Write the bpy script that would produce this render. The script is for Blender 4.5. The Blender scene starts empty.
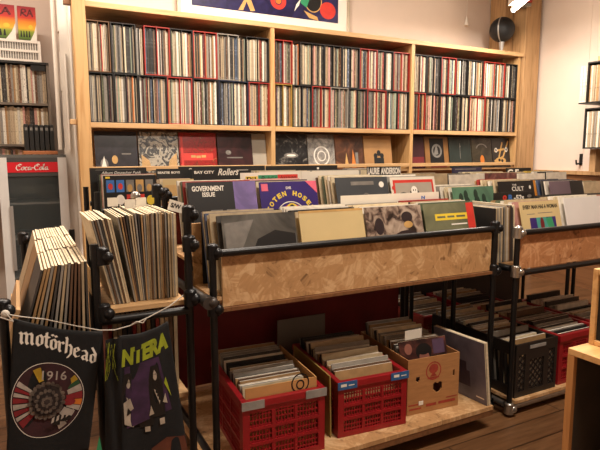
import bpy, math, random
from mathutils import Vector, Matrix
R = random.Random(11)
C = bpy.context.scene.collection
SC = bpy.context.scene

# ------------------------------------------------------------------ materials
def lin(c):
    return c / 12.92 if c <= .04045 else ((c + .055) / 1.055) ** 2.4
def col(h):
    h = h.lstrip('#')
    return tuple(lin(int(h[i:i + 2], 16) / 255) for i in (0, 2, 4)) + (1,)
MATS = {}
def base(name):
    m = bpy.data.materials.new(name); m.use_nodes = True
    nt = m.node_tree; b = nt.nodes['Principled BSDF']
    return m, nt, b
def N(nt, t, **k):
    n = nt.nodes.new(t)
    for a, v in k.items():
        if a in n.inputs: n.inputs[a].default_value = v
        else: setattr(n, a, v)
    return n
def ramp(nt, fac, stops):
    r = nt.nodes.new('ShaderNodeValToRGB')
    e = r.color_ramp.elements
    while len(e) > 1: e.remove(e[-1])
    e[0].position, e[0].color = stops[0][0], stops[0][1]
    for p, c in stops[1:]:
        x = e.new(p); x.color = c
    nt.links.new(fac, r.inputs['Fac'])
    return r
def coords(nt, scale=(1, 1, 1), kind='Object', rot=(0, 0, 0)):
    t = nt.nodes.new('ShaderNodeTexCoord'); mp = nt.nodes.new('ShaderNodeMapping')
    mp.inputs['Scale'].default_value = scale; mp.inputs['Rotation'].default_value = rot
    nt.links.new(t.outputs[kind], mp.inputs['Vector'])
    return mp.outputs['Vector']
def mul(c, f): return (min(1, c[0] * f), min(1, c[1] * f), min(1, c[2] * f), 1)
def plain(name, hx, rough=.6, var=.12, scale=18, metal=0, bump=0, stretch=(1, 1, 1), coat=0, jitter=0):
    if name in MATS: return MATS[name]
    m, nt, b = base(name); c = col(hx)
    n = N(nt, 'ShaderNodeTexNoise', Scale=scale, Detail=5.0)
    nt.links.new(coords(nt, stretch), n.inputs['Vector'])
    r = ramp(nt, n.outputs['Fac'], [(.3, mul(c, 1 - var)), (.7, mul(c, 1 + var))])
    out = r.outputs['Color']
    if jitter:
        oi = nt.nodes.new('ShaderNodeObjectInfo')
        mr = N(nt, 'ShaderNodeMapRange'); mr.inputs[3].default_value = 1 - jitter; mr.inputs[4].default_value = 1 + jitter
        nt.links.new(oi.outputs['Random'], mr.inputs[0])
        hs = nt.nodes.new('ShaderNodeHueSaturation')
        nt.links.new(mr.outputs[0], hs.inputs['Value']); nt.links.new(out, hs.inputs['Color'])
        out = hs.outputs['Color']
    nt.links.new(out, b.inputs['Base Color'])
    b.inputs['Roughness'].default_value = rough; b.inputs['Metallic'].default_value = metal
    if coat: b.inputs['Coat Weight'].default_value = coat
    if bump:
        bp = N(nt, 'ShaderNodeBump', Strength=bump, Distance=.01)
        nt.links.new(n.outputs['Fac'], bp.inputs['Height']); nt.links.new(bp.outputs['Normal'], b.inputs['Normal'])
    MATS[name] = m
    return m
def pine(name, a, bb, axis='x', rough=.5):
    if name in MATS: return MATS[name]
    m, nt, b = base(name)
    st = {'x': (.6, 9, 9), 'y': (9, .6, 9), 'z': (9, 9, .6)}[axis]
    n = N(nt, 'ShaderNodeTexNoise', Scale=4.0, Detail=6.0, Distortion=.8)
    nt.links.new(coords(nt, st), n.inputs['Vector'])
    r = ramp(nt, n.outputs['Fac'], [(.25, col(bb)), (.5, col(a)), (.75, mul(col(a), 1.12))])
    v = N(nt, 'ShaderNodeTexVoronoi', Scale=2.3); st2 = {'x': (1, 3.2, 3.2), 'y': (3.2, 1, 3.2), 'z': (3.2, 3.2, 1)}[axis]
    nt.links.new(coords(nt, st2), v.inputs['Vector'])
    k = ramp(nt, v.outputs['Distance'], [(.03, (.35, .2, .1, 1)), (.1, (1, 1, 1, 1))])
    mx = nt.nodes.new('ShaderNodeMix'); mx.data_type = 'RGBA'; mx.blend_type = 'MULTIPLY'
    mx.inputs[0].default_value = .8
    nt.links.new(r.outputs['Color'], mx.inputs[6]); nt.links.new(k.outputs['Color'], mx.inputs[7])
    nt.links.new(mx.outputs[2], b.inputs['Base Color']); b.inputs['Roughness'].default_value = rough
    MATS[name] = m
    return m
def osb(name, dark, mid, light, axis='Y'):
    m, nt, b = base(name)
    tc = nt.nodes.new('ShaderNodeTexCoord')
    out = None
    facs = []
    for i, sc in enumerate((13.0, 21.0)):
        v = N(nt, 'ShaderNodeTexVoronoi', Scale=sc)
        mp = nt.nodes.new('ShaderNodeMapping'); mp.inputs['Location'].default_value = (i * 3.1, 0, i * 1.7); nt.links.new(tc.outputs['Object'], mp.inputs['Vector'])
        nt.links.new(mp.outputs['Vector'], v.inputs['Vector'])
        sp = nt.nodes.new('ShaderNodeSeparateColor'); nt.links.new(v.outputs['Color'], sp.inputs[0])
        an = nt.nodes.new('ShaderNodeMath'); an.operation = 'MULTIPLY'; an.inputs[1].default_value = 6.28; nt.links.new(sp.outputs[0], an.inputs[0])
        vr = nt.nodes.new('ShaderNodeVectorRotate'); vr.rotation_type = axis + '_AXIS'; nt.links.new(tc.outputs['Object'], vr.inputs['Vector']); nt.links.new(an.outputs[0], vr.inputs['Angle'])
        m2 = nt.nodes.new('ShaderNodeMapping'); m2.inputs['Scale'].default_value = (9, 9, 75) if axis == 'Y' else (9, 75, 9); nt.links.new(vr.outputs[0], m2.inputs['Vector'])
        n = N(nt, 'ShaderNodeTexNoise', Scale=1.0, Detail=3.0); nt.links.new(m2.outputs['Vector'], n.inputs['Vector'])
        a = nt.nodes.new('ShaderNodeMath'); a.operation = 'MULTIPLY_ADD'; a.inputs[1].default_value = .42; nt.links.new(sp.outputs[1], a.inputs[0]); nt.links.new(n.outputs['Fac'], a.inputs[2])
        facs.append(a.outputs[0])
    av = nt.nodes.new('ShaderNodeMath'); av.operation = 'ADD'; nt.links.new(facs[0], av.inputs[0]); nt.links.new(facs[1], av.inputs[1])
    dv = nt.nodes.new('ShaderNodeMath'); dv.operation = 'MULTIPLY'; dv.inputs[1].default_value = .5; nt.links.new(av.outputs[0], dv.inputs[0])
    r = ramp(nt, dv.outputs[0], [(.42, col(dark)), (.56, mul(col(mid), .9)), (.72, col(mid)), (.9, col(light))])
    n2 = N(nt, 'ShaderNodeTexNoise', Scale=16.0, Detail=2.0); nt.links.new(tc.outputs['Object'], n2.inputs['Vector'])
    k = ramp(nt, n2.outputs['Fac'], [(.27, (.35, .25, .18, 1)), (.33, (1, 1, 1, 1))])
    mx = nt.nodes.new('ShaderNodeMix'); mx.data_type = 'RGBA'; mx.blend_type = 'MULTIPLY'; mx.inputs[0].default_value = .8
    nt.links.new(r.outputs['Color'], mx.inputs[6]); nt.links.new(k.outputs['Color'], mx.inputs[7])
    nt.links.new(mx.outputs[2], b.inputs['Base Color']); b.inputs['Roughness'].default_value = .55
    return m
def mottled(name, stops, scale=9, detail=8, dist=1.5, rough=.3, stretch=(1, 1, 1), coat=0):
    m, nt, b = base(name)
    n = N(nt, 'ShaderNodeTexNoise', Scale=float(scale), Detail=float(detail), Distortion=float(dist))
    nt.links.new(coords(nt, stretch), n.inputs['Vector'])
    r = ramp(nt, n.outputs['Fac'], [(p, col(c)) for p, c in stops])
    nt.links.new(r.outputs['Color'], b.inputs['Base Color']); b.inputs['Roughness'].default_value = rough
    if coat: b.inputs['Coat Weight'].default_value = coat
    return m
def spine(name, hx, jit=.25):
    """a printed sleeve spine: base colour with small print specks"""
    m, nt, b = base('spine ' + name); c = col(hx)
    n = N(nt, 'ShaderNodeTexNoise', Scale=1.0, Detail=3.0); nt.links.new(coords(nt, (130, 130, 45)), n.inputs['Vector'])
    L = c[0] + c[1] + c[2]
    t = mul(c, .45) if L > .5 else tuple(min(1, x * 2.2 + .1) for x in c[:3]) + (1,)
    r = ramp(nt, n.outputs['Fac'], [(.35, mul(c, .85)), (.57, c), (.66, t)])
    oi = nt.nodes.new('ShaderNodeObjectInfo'); mr = N(nt, 'ShaderNodeMapRange'); mr.inputs[3].default_value = 1 - jit; mr.inputs[4].default_value = 1 + jit
    nt.links.new(oi.outputs['Random'], mr.inputs[0])
    hs = nt.nodes.new('ShaderNodeHueSaturation'); nt.links.new(mr.outputs[0], hs.inputs['Value']); nt.links.new(r.outputs['Color'], hs.inputs['Color'])
    nt.links.new(hs.outputs['Color'], b.inputs['Base Color']); b.inputs['Roughness'].default_value = .45
    return m
def emit(name, c, s):
    m, nt, b = base(name)
    b.inputs['Emission Color'].default_value = c; b.inputs['Emission Strength'].default_value = s
    b.inputs['Base Color'].default_value = (.9, .9, .9, 1)
    return m

SPC = {'cream': '#cfc0a2', 'white': '#ddd6c8', 'beige': '#b09c80', 'grey': '#857f76', 'charcoal': '#37332f', 'black': '#171615',
       'brown': '#6b4d37', 'red': '#8e2a22', 'maroon': '#4f1f1f', 'slate blue': '#4a5566', 'olive green': '#5f6247', 'tan': '#a07c54',
       'orange': '#bd6e3a', 'pink': '#bd8c80', 'sage': '#8c9582'}
SPW = {'cream': 16, 'white': 9, 'beige': 20, 'grey': 22, 'charcoal': 15, 'black': 10, 'brown': 9, 'red': 2, 'maroon': 3, 'slate blue': 6,
       'olive green': 4, 'tan': 7, 'orange': 1, 'pink': 4, 'sage': 7}
SP = {k: spine(k, v) for k, v in SPC.items()}
SPL = list(SP.values()); SPK = list(SP)
def pick(w=SPW): return R.choices(list(w), list(w.values()))[0]

SLC = {'cream': '#cdbd9c', 'white': '#d8d1c2', 'beige': '#b3a080', 'grey': '#8b867d', 'tan': '#9d7d55', 'brown': '#5e4633', 'black': '#1b1a19',
       'charcoal': '#3d3a37', 'red': '#8f2d27', 'blue': '#3f4b66', 'green': '#55624a', 'yellow': '#b79b44', 'pink': '#b98880'}
SL = {k: plain('sleeve ' + k, v, .5, .14, 30, jitter=.12) for k, v in SLC.items()}
BINW = {'cream': 14, 'white': 16, 'beige': 9, 'grey': 6, 'tan': 3, 'brown': 2, 'black': 3, 'charcoal': 4, 'red': 2, 'blue': 2, 'green': 2, 'yellow': 1, 'pink': 1}
CRW = {'cream': 3, 'white': 4, 'beige': 6, 'grey': 10, 'tan': 2, 'brown': 3, 'black': 4, 'charcoal': 6}
EDW = {'brown': 9, 'tan': 7, 'beige': 7, 'charcoal': 4, 'grey': 7, 'black': 2, 'cream': 3}
paper = plain('paper edge', '#d9c9aa', .8, .2, 60, jitter=.15)
white_wall = plain('plaster', '#d9c8ba', .8, .05, 2.2, bump=.05)
white_paint = plain('chipped white paint', '#e4ddd2', .55, .08, 6, bump=.2)
ceil_m = plain('ceiling paint', '#d8cfc4', .9, .04, 2)
pine_x = pine('pine along', '#c8a273', '#b28757', 'x'); pine_z = pine('pine upright', '#c8a06c', '#b08049', 'z'); pine_y = pine('pine depth', '#bd976a', '#a57c4e', 'y')
timber = pine('old timber', '#b28d62', '#8b6842', 'z', .65)
pine_cab = pine('pine cabinet', '#d0a268', '#b9854c', 'x', .45)
walnut = pine('brown board', '#7a5233', '#5a3a22', 'y')
osb_m = osb('strand board', '#7d5a38', '#b98f61', '#d2ae82'); osb_flat = osb('strand board flat', '#7d5a38', '#b98f61', '#d2ae82', 'Z')
osb_red = osb('reddish strand board', '#7c5030', '#b87f52', '#d09e72')
pipe = plain('black pipe', '#141415', .4, .2, 25, metal=.3)
pipe_grey = plain('worn grey pipe', '#4a4643', .45, .25, 20, metal=.6)
clampm = plain('dark clamp casting', '#1d1d1f', .35, .3, 30, metal=.5)
chrome = plain('bright clamp', '#a9a59e', .3, .15, 20, metal=.9)
steel = plain('aluminium', '#b4b2af', .35, .08, 8, metal=.6)
black_m = plain('black card', '#141413', .5, .15, 20)
box_red = plain('red painted box', '#a02a20', .5, .12, 12); box_black = plain('black painted box', '#191716', .5, .15, 12)
box_brown = plain('brown wooden box', '#6a4a2c', .5, .2, 12); box_grey = plain('grey painted box', '#8d877d', .6, .12, 12)
box_navy = plain('navy painted box', '#20263c', .5, .15, 12); box_olive = plain('mustard painted box', '#a07f34', .5, .15, 12)
crate_red = plain('red crate plastic', '#8f151d', .38, .1, 9); crate_black = plain('black crate plastic', '#1c1816', .45, .15, 9)
tape = plain('grey tape', '#8d8a85', .45, .2, 25); blue_lab = plain('blue sticker', '#2f5f94', .4, .3, 60)
cardboard = plain('corrugated card', '#a9794a', .75, .12, 14, stretch=(1, 1, 6)); card_tan = plain('inner card', '#b98a54', .75, .1, 14)
red_ink = plain('red print', '#9a3a2a', .7, .2, 40)
dark_red = plain('dark red paint', '#6a161a', .6, .25, 6)
white_ink = plain('white ink', '#e6e1d6', .6, .05, 20); lime_ink = plain('lime ink', '#8f9a1e', .7, .2, 40)
purple = plain('purple ink', '#2f1c6b', .4, .1, 14); yellow_ink = plain('yellow ink', '#dfc33a', .5, .08, 20)
pink_ink = plain('pink ink', '#d9607a', .5, .08, 20); green_ink = plain('green ink', '#2f8f62', .5, .1, 20); redin = plain('red ink', '#c8352b', .5, .1, 20)
blue_ink = plain('blue ink', '#3a6fb8', .5, .15, 20); lilac = mottled('lilac photo', [(.35, '#6f6392'), (.5, '#8a78b4'), (.7, '#a08ec4')], 5)
tan_ink = plain('tan ink', '#c29a5c', .5, .15, 20); grey_ink = plain('grey ink', '#77736d', .5, .2, 30); orange_ink = plain('orange ink', '#c8742a', .5, .12, 20)
black_ink = plain('black ink', '#0f0f10', .45, .1, 20); teal_ink = plain('teal ink', '#3f8f86', .5, .15, 20)
cloth = plain('black cotton', '#0d0d0e', .9, .25, 60, bump=.15)
dusty = plain('dusty purple print', '#351d3a', .85, .5, 25)
floor_m, _nt, _b = base('oak laminate')
_br = N(_nt, 'ShaderNodeTexBrick', Scale=1.0); _br.offset = .37
_br.inputs['Color1'].default_value = col('#66482f'); _br.inputs['Color2'].default_value = col('#7b583a'); _br.inputs['Mortar'].default_value = col('#3a2616')
_br.inputs['Mortar Size'].default_value = .004; _br.inputs['Brick Width'].default_value = 1.2; _br.inputs['Row Height'].default_value = .14
_nt.links.new(coords(_nt, (1, 1, 1)), _br.inputs['Vector'])
_n = N(_nt, 'ShaderNodeTexNoise', Scale=6.0, Detail=6.0); _nt.links.new(coords(_nt, (1, 10, 1)), _n.inputs['Vector'])
_k = ramp(_nt, _n.outputs['Fac'], [(.3, (.6, .55, .5, 1)), (.7, (1.1, 1.1, 1.1, 1))])
_mx = _nt.nodes.new('ShaderNodeMix'); _mx.data_type = 'RGBA'; _mx.blend_type = 'MULTIPLY'; _mx.inputs[0].default_value = 1
_nt.links.new(_br.outputs['Color'], _mx.inputs[6]); _nt.links.new(_k.outputs['Color'], _mx.inputs[7])
_nt.links.new(_mx.outputs[2], _b.inputs['Base Color']); _b.inputs['Roughness'].default_value = .35
plastic = None
def clear_film():
    m, nt, b = base('clear plastic sleeve')
    b.inputs['Base Color'].default_value = (.5, .5, .5, 1); b.inputs['Alpha'].default_value = .05; b.inputs['Roughness'].default_value = .2
    n = N(nt, 'ShaderNodeTexNoise', Scale=14.0, Detail=3.0, Distortion=2.0); nt.links.new(coords(nt), n.inputs['Vector'])
    bp = N(nt, 'ShaderNodeBump', Strength=.8, Distance=.02); nt.links.new(n.outputs['Fac'], bp.inputs['Height']); nt.links.new(bp.outputs['Normal'], b.inputs['Normal'])
    return m
film = clear_film()

# ------------------------------------------------------------------ mesh builder
ORG = {}
class MB:
    def __init__(s, T=None): s.v = []; s.f = []; s.m = []; s.T = T; s.sm = []
    def add(s, vs, fs, mi=0, smooth=False):
        b = len(s.v)
        for p in vs:
            p = Vector(p); s.v.append(s.T @ p if s.T else p)
        for i, f in enumerate(fs):
            s.f.append([b + k for k in f]); s.m.append(mi[i] if isinstance(mi, (list, tuple)) else mi); s.sm.append(smooth)
        return s
    def box(s, x0, x1, y0, y1, z0, z1, mi=0):
        vs = [(x, y, z) for z in (z0, z1) for y in (y0, y1) for x in (x0, x1)]
        return s.add(vs, [(0, 2, 3, 1), (4, 5, 7, 6), (0, 1, 5, 4), (2, 6, 7, 3), (0, 4, 6, 2), (1, 3, 7, 5)], mi)
    def slab(s, P, ex, ey, ez, w, t, h, mi=0):
        """box from P along unit axes; faces bottom, top, front, back, left, right"""
        vs = [P + ex * (w * a) + ey * (t * b) + ez * (h * c) for c in (0, 1) for b in (0, 1) for a in (0, 1)]
        return s.add(vs, [(0, 2, 3, 1), (4, 5, 7, 6), (0, 1, 5, 4), (2, 6, 7, 3), (0, 4, 6, 2), (1, 3, 7, 5)], mi)
    def cyl(s, p, q, r, mi=0, n=12, r2=None):
        p, q = Vector(p), Vector(q); d = (q - p).normalized(); r2 = r if r2 is None else r2
        a = d.orthogonal().normalized(); b = d.cross(a)
        vs = []
        for c, rr in ((p, r), (q, r2)):
            for i in range(n):
                t = 2 * math.pi * i / n; vs.append(c + a * (rr * math.cos(t)) + b * (rr * math.sin(t)))
        s.add(vs, [(i, (i + 1) % n, n + (i + 1) % n, n + i) for i in range(n)], mi, True)
        s.add(vs[:n], [list(range(n))[::-1]], mi); s.add(vs[n:], [list(range(n))], mi)
        return s
    def ball(s, c, r, mi=0, n=16, m=10, sq=(1, 1, 1)):
        c = Vector(c); vs = [c + Vector((0, 0, r * sq[2]))]
        for j in range(1, m):
            ph = math.pi * j / m
            for i in range(n):
                t = 2 * math.pi * i / n
                vs.append(c + Vector((r * sq[0] * math.sin(ph) * math.cos(t), r * sq[1] * math.sin(ph) * math.sin(t), r * sq[2] * math.cos(ph))))
        vs.append(c - Vector((0, 0, r * sq[2])))
        fs = [(0, 1 + i, 1 + (i + 1) % n) for i in range(n)]
        for j in range(m - 2):
            for i in range(n):
                a = 1 + j * n; fs.append((a + i, a + n + i, a + n + (i + 1) % n, a + (i + 1) % n))
        L = len(vs) - 1; a = 1 + (m - 2) * n
        fs += [(L, a + (i + 1) % n, a + i) for i in range(n)]
        return s.add(vs, fs, mi, True)
    def tube(s, pts, r, mi=0, n=6):
        for a, b in zip(pts, pts[1:]): s.cyl(a, b, r, mi, n)
        return s
    def build(s, name, mats, parent=None, loc=None, bevel=0):
        if not isinstance(mats, (list, tuple)): mats = [mats]
        if parent is not None: o0 = ORG[parent.name]
        elif loc is not None: o0 = Vector(loc)
        else:
            lo = [min(v[i] for v in s.v) for i in range(3)]; hi = [max(v[i] for v in s.v) for i in range(3)]
            o0 = Vector(((lo[0] + hi[0]) / 2, (lo[1] + hi[1]) / 2, lo[2]))
        me = bpy.data.meshes.new(name)
        me.from_pydata([v - o0 for v in s.v], [], s.f); me.update()
        for m in mats: me.materials.append(m)
        me.polygons.foreach_set('material_index', s.m); me.polygons.foreach_set('use_smooth', s.sm)
        o = bpy.data.objects.new(name, me); C.objects.link(o); ORG[o.name] = o0
        if parent is not None: o.parent = parent
        else: o.location = o0
        if bevel:
            md = o.modifiers.new('Bevel', 'BEVEL'); md.width = bevel; md.segments = 2; md.limit_method = 'ANGLE'; md.harden_normals = False
        return o
def tag(o, label, cat, group=None):
    o['label'] = label; o['category'] = cat
    if group: o['group'] = group
    return o
def struct(o): o['kind'] = 'structure'; return o
def empty(name, loc, label, cat, group=None):
    o = bpy.data.objects.new(name, None); C.objects.link(o); o.location = loc; o.empty_display_size = .05
    ORG[o.name] = Vector(loc)
    return tag(o, label, cat, group)
def ORD(n):
    a = ['zeroth', 'first', 'second', 'third', 'fourth', 'fifth', 'sixth', 'seventh', 'eighth', 'ninth', 'tenth', 'eleventh', 'twelfth', 'thirteenth',
         'fourteenth', 'fifteenth', 'sixteenth', 'seventeenth', 'eighteenth', 'nineteenth']
    if n < 20: return a[n]
    tens = {2: 'twent', 3: 'thirt', 4: 'fort', 5: 'fift', 6: 'sixt'}[n // 10]
    if n % 10 == 0: return tens + 'ieth'
    return tens + 'y-' + a[n % 10]
X, Y, Z = Vector((1, 0, 0)), Vector((0, 1, 0)), Vector((0, 0, 1))

# ------------------------------------------------------------------ text and flat prints
_tc = {}
def text_mesh(body, bold=.0, shear=0):
    key = (body, bold, shear)
    if key in _tc: return _tc[key]
    cu = bpy.data.curves.new('t', 'FONT'); cu.body = body; cu.offset = bold; cu.shear = shear; cu.resolution_u = 3
    ob = bpy.data.objects.new('t', cu); C.objects.link(ob)
    dg = bpy.context.evaluated_depsgraph_get()
    me = bpy.data.meshes.new_from_object(ob.evaluated_get(dg))
    vs = [(v.co.x, v.co.y) for v in me.vertices]; fs = [tuple(p.vertices) for p in me.polygons]
    bpy.data.objects.remove(ob); bpy.data.curves.remove(cu); bpy.data.meshes.remove(me)
    x0 = min(v[0] for v in vs); x1 = max(v[0] for v in vs); y0 = min(v[1] for v in vs); y1 = max(v[1] for v in vs)
    vs = [((a - x0) / (x1 - x0), (b - y0) / (y1 - y0)) for a, b in vs]
    _tc[key] = (vs, fs)
    return _tc[key]
def nib_strokes(strokes, w, ang=40, thin=.12):
    """broad-nib pen strokes -> list of convex polygons"""
    n = Vector((math.cos(math.radians(ang)), math.sin(math.radians(ang)))) * (w / 2)
    t = Vector((-n.y, n.x)) * thin
    out = []
    for st in strokes:
        for a, b in zip(st, st[1:]):
            a, b = Vector(a), Vector(b)
            pts = [p + q for p in (a, b) for q in (n + t, n - t, -n - t, -n + t)]
            pts = sorted({(round(p.x, 5), round(p.y, 5)) for p in pts})
            def half(ps):
                h = []
                for p in ps:
                    while len(h) > 1 and (h[-1][0] - h[-2][0]) * (p[1] - h[-2][1]) - (h[-1][1] - h[-2][1]) * (p[0] - h[-2][0]) <= 0: h.pop()
                    h.append(p)
                return h
            out.append(half(pts)[:-1] + half(pts[::-1])[:-1])
    return out
class Print:
    """flat shapes laid on a surface given by fn(u, v, lift) -> point"""
    def __init__(s, fn): s.fn = fn; s.mb = MB(); s.mats = []; s.k = 1
    def mi(s, m):
        if m not in s.mats: s.mats.append(m)
        return s.mats.index(m)
    def poly(s, m, pts):
        s.k += .15; s.mb.add([s.fn(u, v, s.k) for u, v in pts], [list(range(len(pts)))], s.mi(m)); return s
    def rect(s, m, u0, v0, u1, v1): return s.poly(m, [(u0, v0), (u1, v0), (u1, v1), (u0, v1)])
    def ell(s, m, cu, cv, ru, rv, n=20, a0=0, a1=360, inner=0):
        s.k += .15
        if not inner and a1 - a0 >= 360:
            return s.poly(m, [(cu + ru * math.cos(2 * math.pi * i / n), cv + rv * math.sin(2 * math.pi * i / n)) for i in range(n)])
        vs = []; fs = []
        for i in range(n + 1):
            t = math.radians(a0 + (a1 - a0) * i / n)
            vs += [s.fn(cu + ru * math.cos(t) * k, cv + rv * math.sin(t) * k, s.k) for k in (max(inner, .001), 1)]
            if i: fs.append((2 * i - 2, 2 * i - 1, 2 * i + 1, 2 * i))
        s.mb.add(vs, fs, s.mi(m)); return s
    def text(s, m, body, u0, v0, u1, v1, bold=.02, shear=0, warp=None):
        s.k += .15; vs, fs = text_mesh(body, bold, shear)
        q = [(u0 + a * (u1 - u0), v0 + b * (v1 - v0)) for a, b in vs]
        if warp: q = [warp(*p) for p in q]
        s.mb.add([s.fn(a, b, s.k) for a, b in q], fs, s.mi(m)); return s
    def strokes(s, m, sts, w, ang, fit, thin=.12, warp=None):
        s.k += .15; u0, v0, su, sv = fit
        for pg in nib_strokes(sts, w, ang, thin):
            q = [(u0 + a * su, v0 + b * sv) for a, b in pg]
            if warp: q = [warp(*p) for p in q]
            s.mb.add([s.fn(a, b, s.k) for a, b in q], [list(range(len(q)))], s.mi(m))
        return s
    def build(s, name, parent): return s.mb.build(name, s.mats, parent)

# ------------------------------------------------------------------ records
LP = .315
def sleeve(name, P, ex, ey, ez, w, t, h, mats, mis=None):
    """thin sleeve box: material 0 cover, 1 top edge"""
    mb = MB(); mb.slab(Vector(P), ex, ey, ez, w, t, h, mis or [0, 1, 0, 0, 0, 0])
    o = mb.build(name, mats, loc=Vector(P) + ex * (w / 2))
    o['_f'] = 0; del o['_f']
    return o
def face_fn(P, ex, ey, ez, w, h):
    P = Vector(P)
    return lambda u, v, k: P + ex * (u * w) + ez * (v * h) - ey * (.00045 * k)
def lean_axes(deg):
    a = math.radians(deg)
    return Vector((0, math.cos(a), -math.sin(a))), Vector((0, math.sin(a), math.cos(a)))
def fan_row(x0, y0, z, n, step, lean, where, front, art=None, front_mat=None, w=LP, h=LP, name='record_sleeve', weights=BINW, behind=None, cat='record', group=None):
    """a row of sleeves from front to back that lean back together; the first carries the cover"""
    ey, ez = lean_axes(lean)
    for i in range(n):
        t = .0042 if i == 0 else step * R.uniform(.3, .6)
        k = pick(weights)
        jx = 0 if i == 0 else R.uniform(-.030, -.008) if 'silhouette' in front else R.uniform(-.006, .006); hh = h if i == 0 else h * R.uniform(.975, 1.012)
        P = Vector((x0 + jx, y0 + i * step, z + .0008 + t * math.sin(math.radians(lean))))
        m = front_mat if i == 0 and front_mat else SL[k]
        o = sleeve(name, P, X, ey, ez, w, t, hh, [m, paper if k in ('cream', 'white', 'beige') or i == 0 else SL[k]])
        if i == 0:
            tag(o, front, cat)
            if art:
                pr = Print(face_fn(P, X, ey, ez, w, hh)); art(pr); pr.build('cover_print', o)
        else:
            tag(o, '%s record sleeve, %s behind the %s, %s' % (k, ORD(i), behind or front_short(front), where), cat, group)
def front_short(s): return ' '.join(s.split()[:3])

# ------------------------------------------------------------------ the room
RX, LX, BY, NY, CE = 4.87, -1.6, 4.33, 5.36, 3.5
struct(MB().box(LX - .1, RX + .1, -2.6, NY + .1, -.1, 0).build('floor', floor_m))
struct(MB().box(LX - .1, RX + .1, -2.6, NY + .1, CE, CE + .1).build('ceiling', ceil_m))
struct(MB().box(.33, RX + .1, BY, BY + .1, 0, CE).build('wall_back', white_wall))
struct(MB().box(RX, RX + .1, -2.6, BY, 0, CE).build('wall_right', white_wall))
struct(MB().box(LX - .1, LX, -2.6, NY, 0, CE).build('wall_left', white_wall))
struct(MB().box(LX, RX, -2.6, -2.5, 0, CE).build('wall_front', white_wall))
struct(MB().box(LX, .40, NY, NY + .1, 0, CE).build('wall_nook', white_wall))
struct(MB().box(.40, .44, BY + .1, NY + .1, 0, CE).build('wall_nook_side', white_wall))
# white painted column in the corner, with ragged edge and two pipes
cm = MB()
prev = None
for i in range(26):
    z0 = i * CE / 26; z1 = (i + 1) * CE / 26
    d = R.uniform(0, .012)
    cm.box(.322 - d * .6, .40, 4.25, BY + .0, z0, z1)
struct(cm.build('wall_column', white_paint))
struct(MB().cyl((.290, 4.30, 1.335), (.290, 4.30, CE), .014).build('trim_1', white_paint))
struct(MB().cyl((.392, 4.235, 0), (.392, 4.235, CE), .012).cyl((.352, 4.24, 1.33), (.352, 4.24, 2.0), .008).build('trim_2', white_paint))
# old timber post in the right corner
struct(MB().box(4.612, 4.825, 3.95, 4.11, 0, CE).build('trim_3', timber, bevel=.006))
struct(MB().box(4.50, 4.72, 4.12, 4.32, 0, CE).build('trim_4', timber, bevel=.006))
# boarded dado on the right wall
struct(MB().box(4.84, RX, -2.5, 3.93, .0, 1.10).build('trim_5', walnut))
struct(MB().box(4.815, RX, -2.5, 3.93, 1.10, 1.135).build('trim_6', timber))
struct(MB().box(4.865, RX, 3.42, 3.46, 1.135, CE).build('trim_7', white_wall))

# ------------------------------------------------------------------ the wall shelf
X0, W, YF = .4405, 1.3824, 3.954
UX = [X0 + W * i for i in range(4)]
hT, hB, hL = 2.308, 1.517, 1.2165
sh = empty('wall_shelf', (X0 + 1.5 * W, 4.1, 0), 'long pine wall shelf of three bays packed with records, against the white back wall', 'shelf')
MB().box(.380, .463, 3.93, 4.03, 0, CE).build('post', pine_z, sh, bevel=.004)
MB().box(.336, .379, 3.955, 4.0, 1.50, 1.535).build('peg', pine_x, sh, bevel=.003)
MB().box(.335, .379, 3.96, 4.0, 2.27, 2.33).build('bracket_block', walnut, sh, bevel=.003)
for i in (1, 2): MB().box(UX[i] - .017, UX[i] + .017, YF + .004, BY - .004, 0, hT - .039).build('upright', pine_z, sh)
MB().box(UX[3] - .03, UX[3] - .004, YF + .02, BY - .03, 0, hT - .039).build('upright', pine_z, sh)
MB().box(.465, UX[3] + .02, YF, BY - .002, hT - .038, hT).build('top_board', pine_x, sh, bevel=.003)
for i in range(3):
    a, b = UX[i] + (.022 if i == 0 else .018), UX[i + 1] - (.018 if i < 2 else .031)
    MB().box(a, b, YF, BY - .002, hB - .035, hB).build('record_board', pine_x, sh, bevel=.002)
    MB().box(a, b, YF + .002, YF + .022, hL - .03, hL).build('ledge_lip', pine_x, sh, bevel=.002)
    MB().box(a, b, YF + .022, BY - .03, hL - .068, hL - .052).build('display_board', pine_x, sh)
    MB().box(a, b, BY - .02, BY - .004, .3, hB - .037).build('back_panel', pine('bay back ply', '#a97b4c', '#8e6238', 'x'), sh)

BM = {'red': box_red, 'black': box_black, 'brown': box_brown, 'grey': box_grey, 'navy': box_navy, 'mustard': box_olive}
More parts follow.
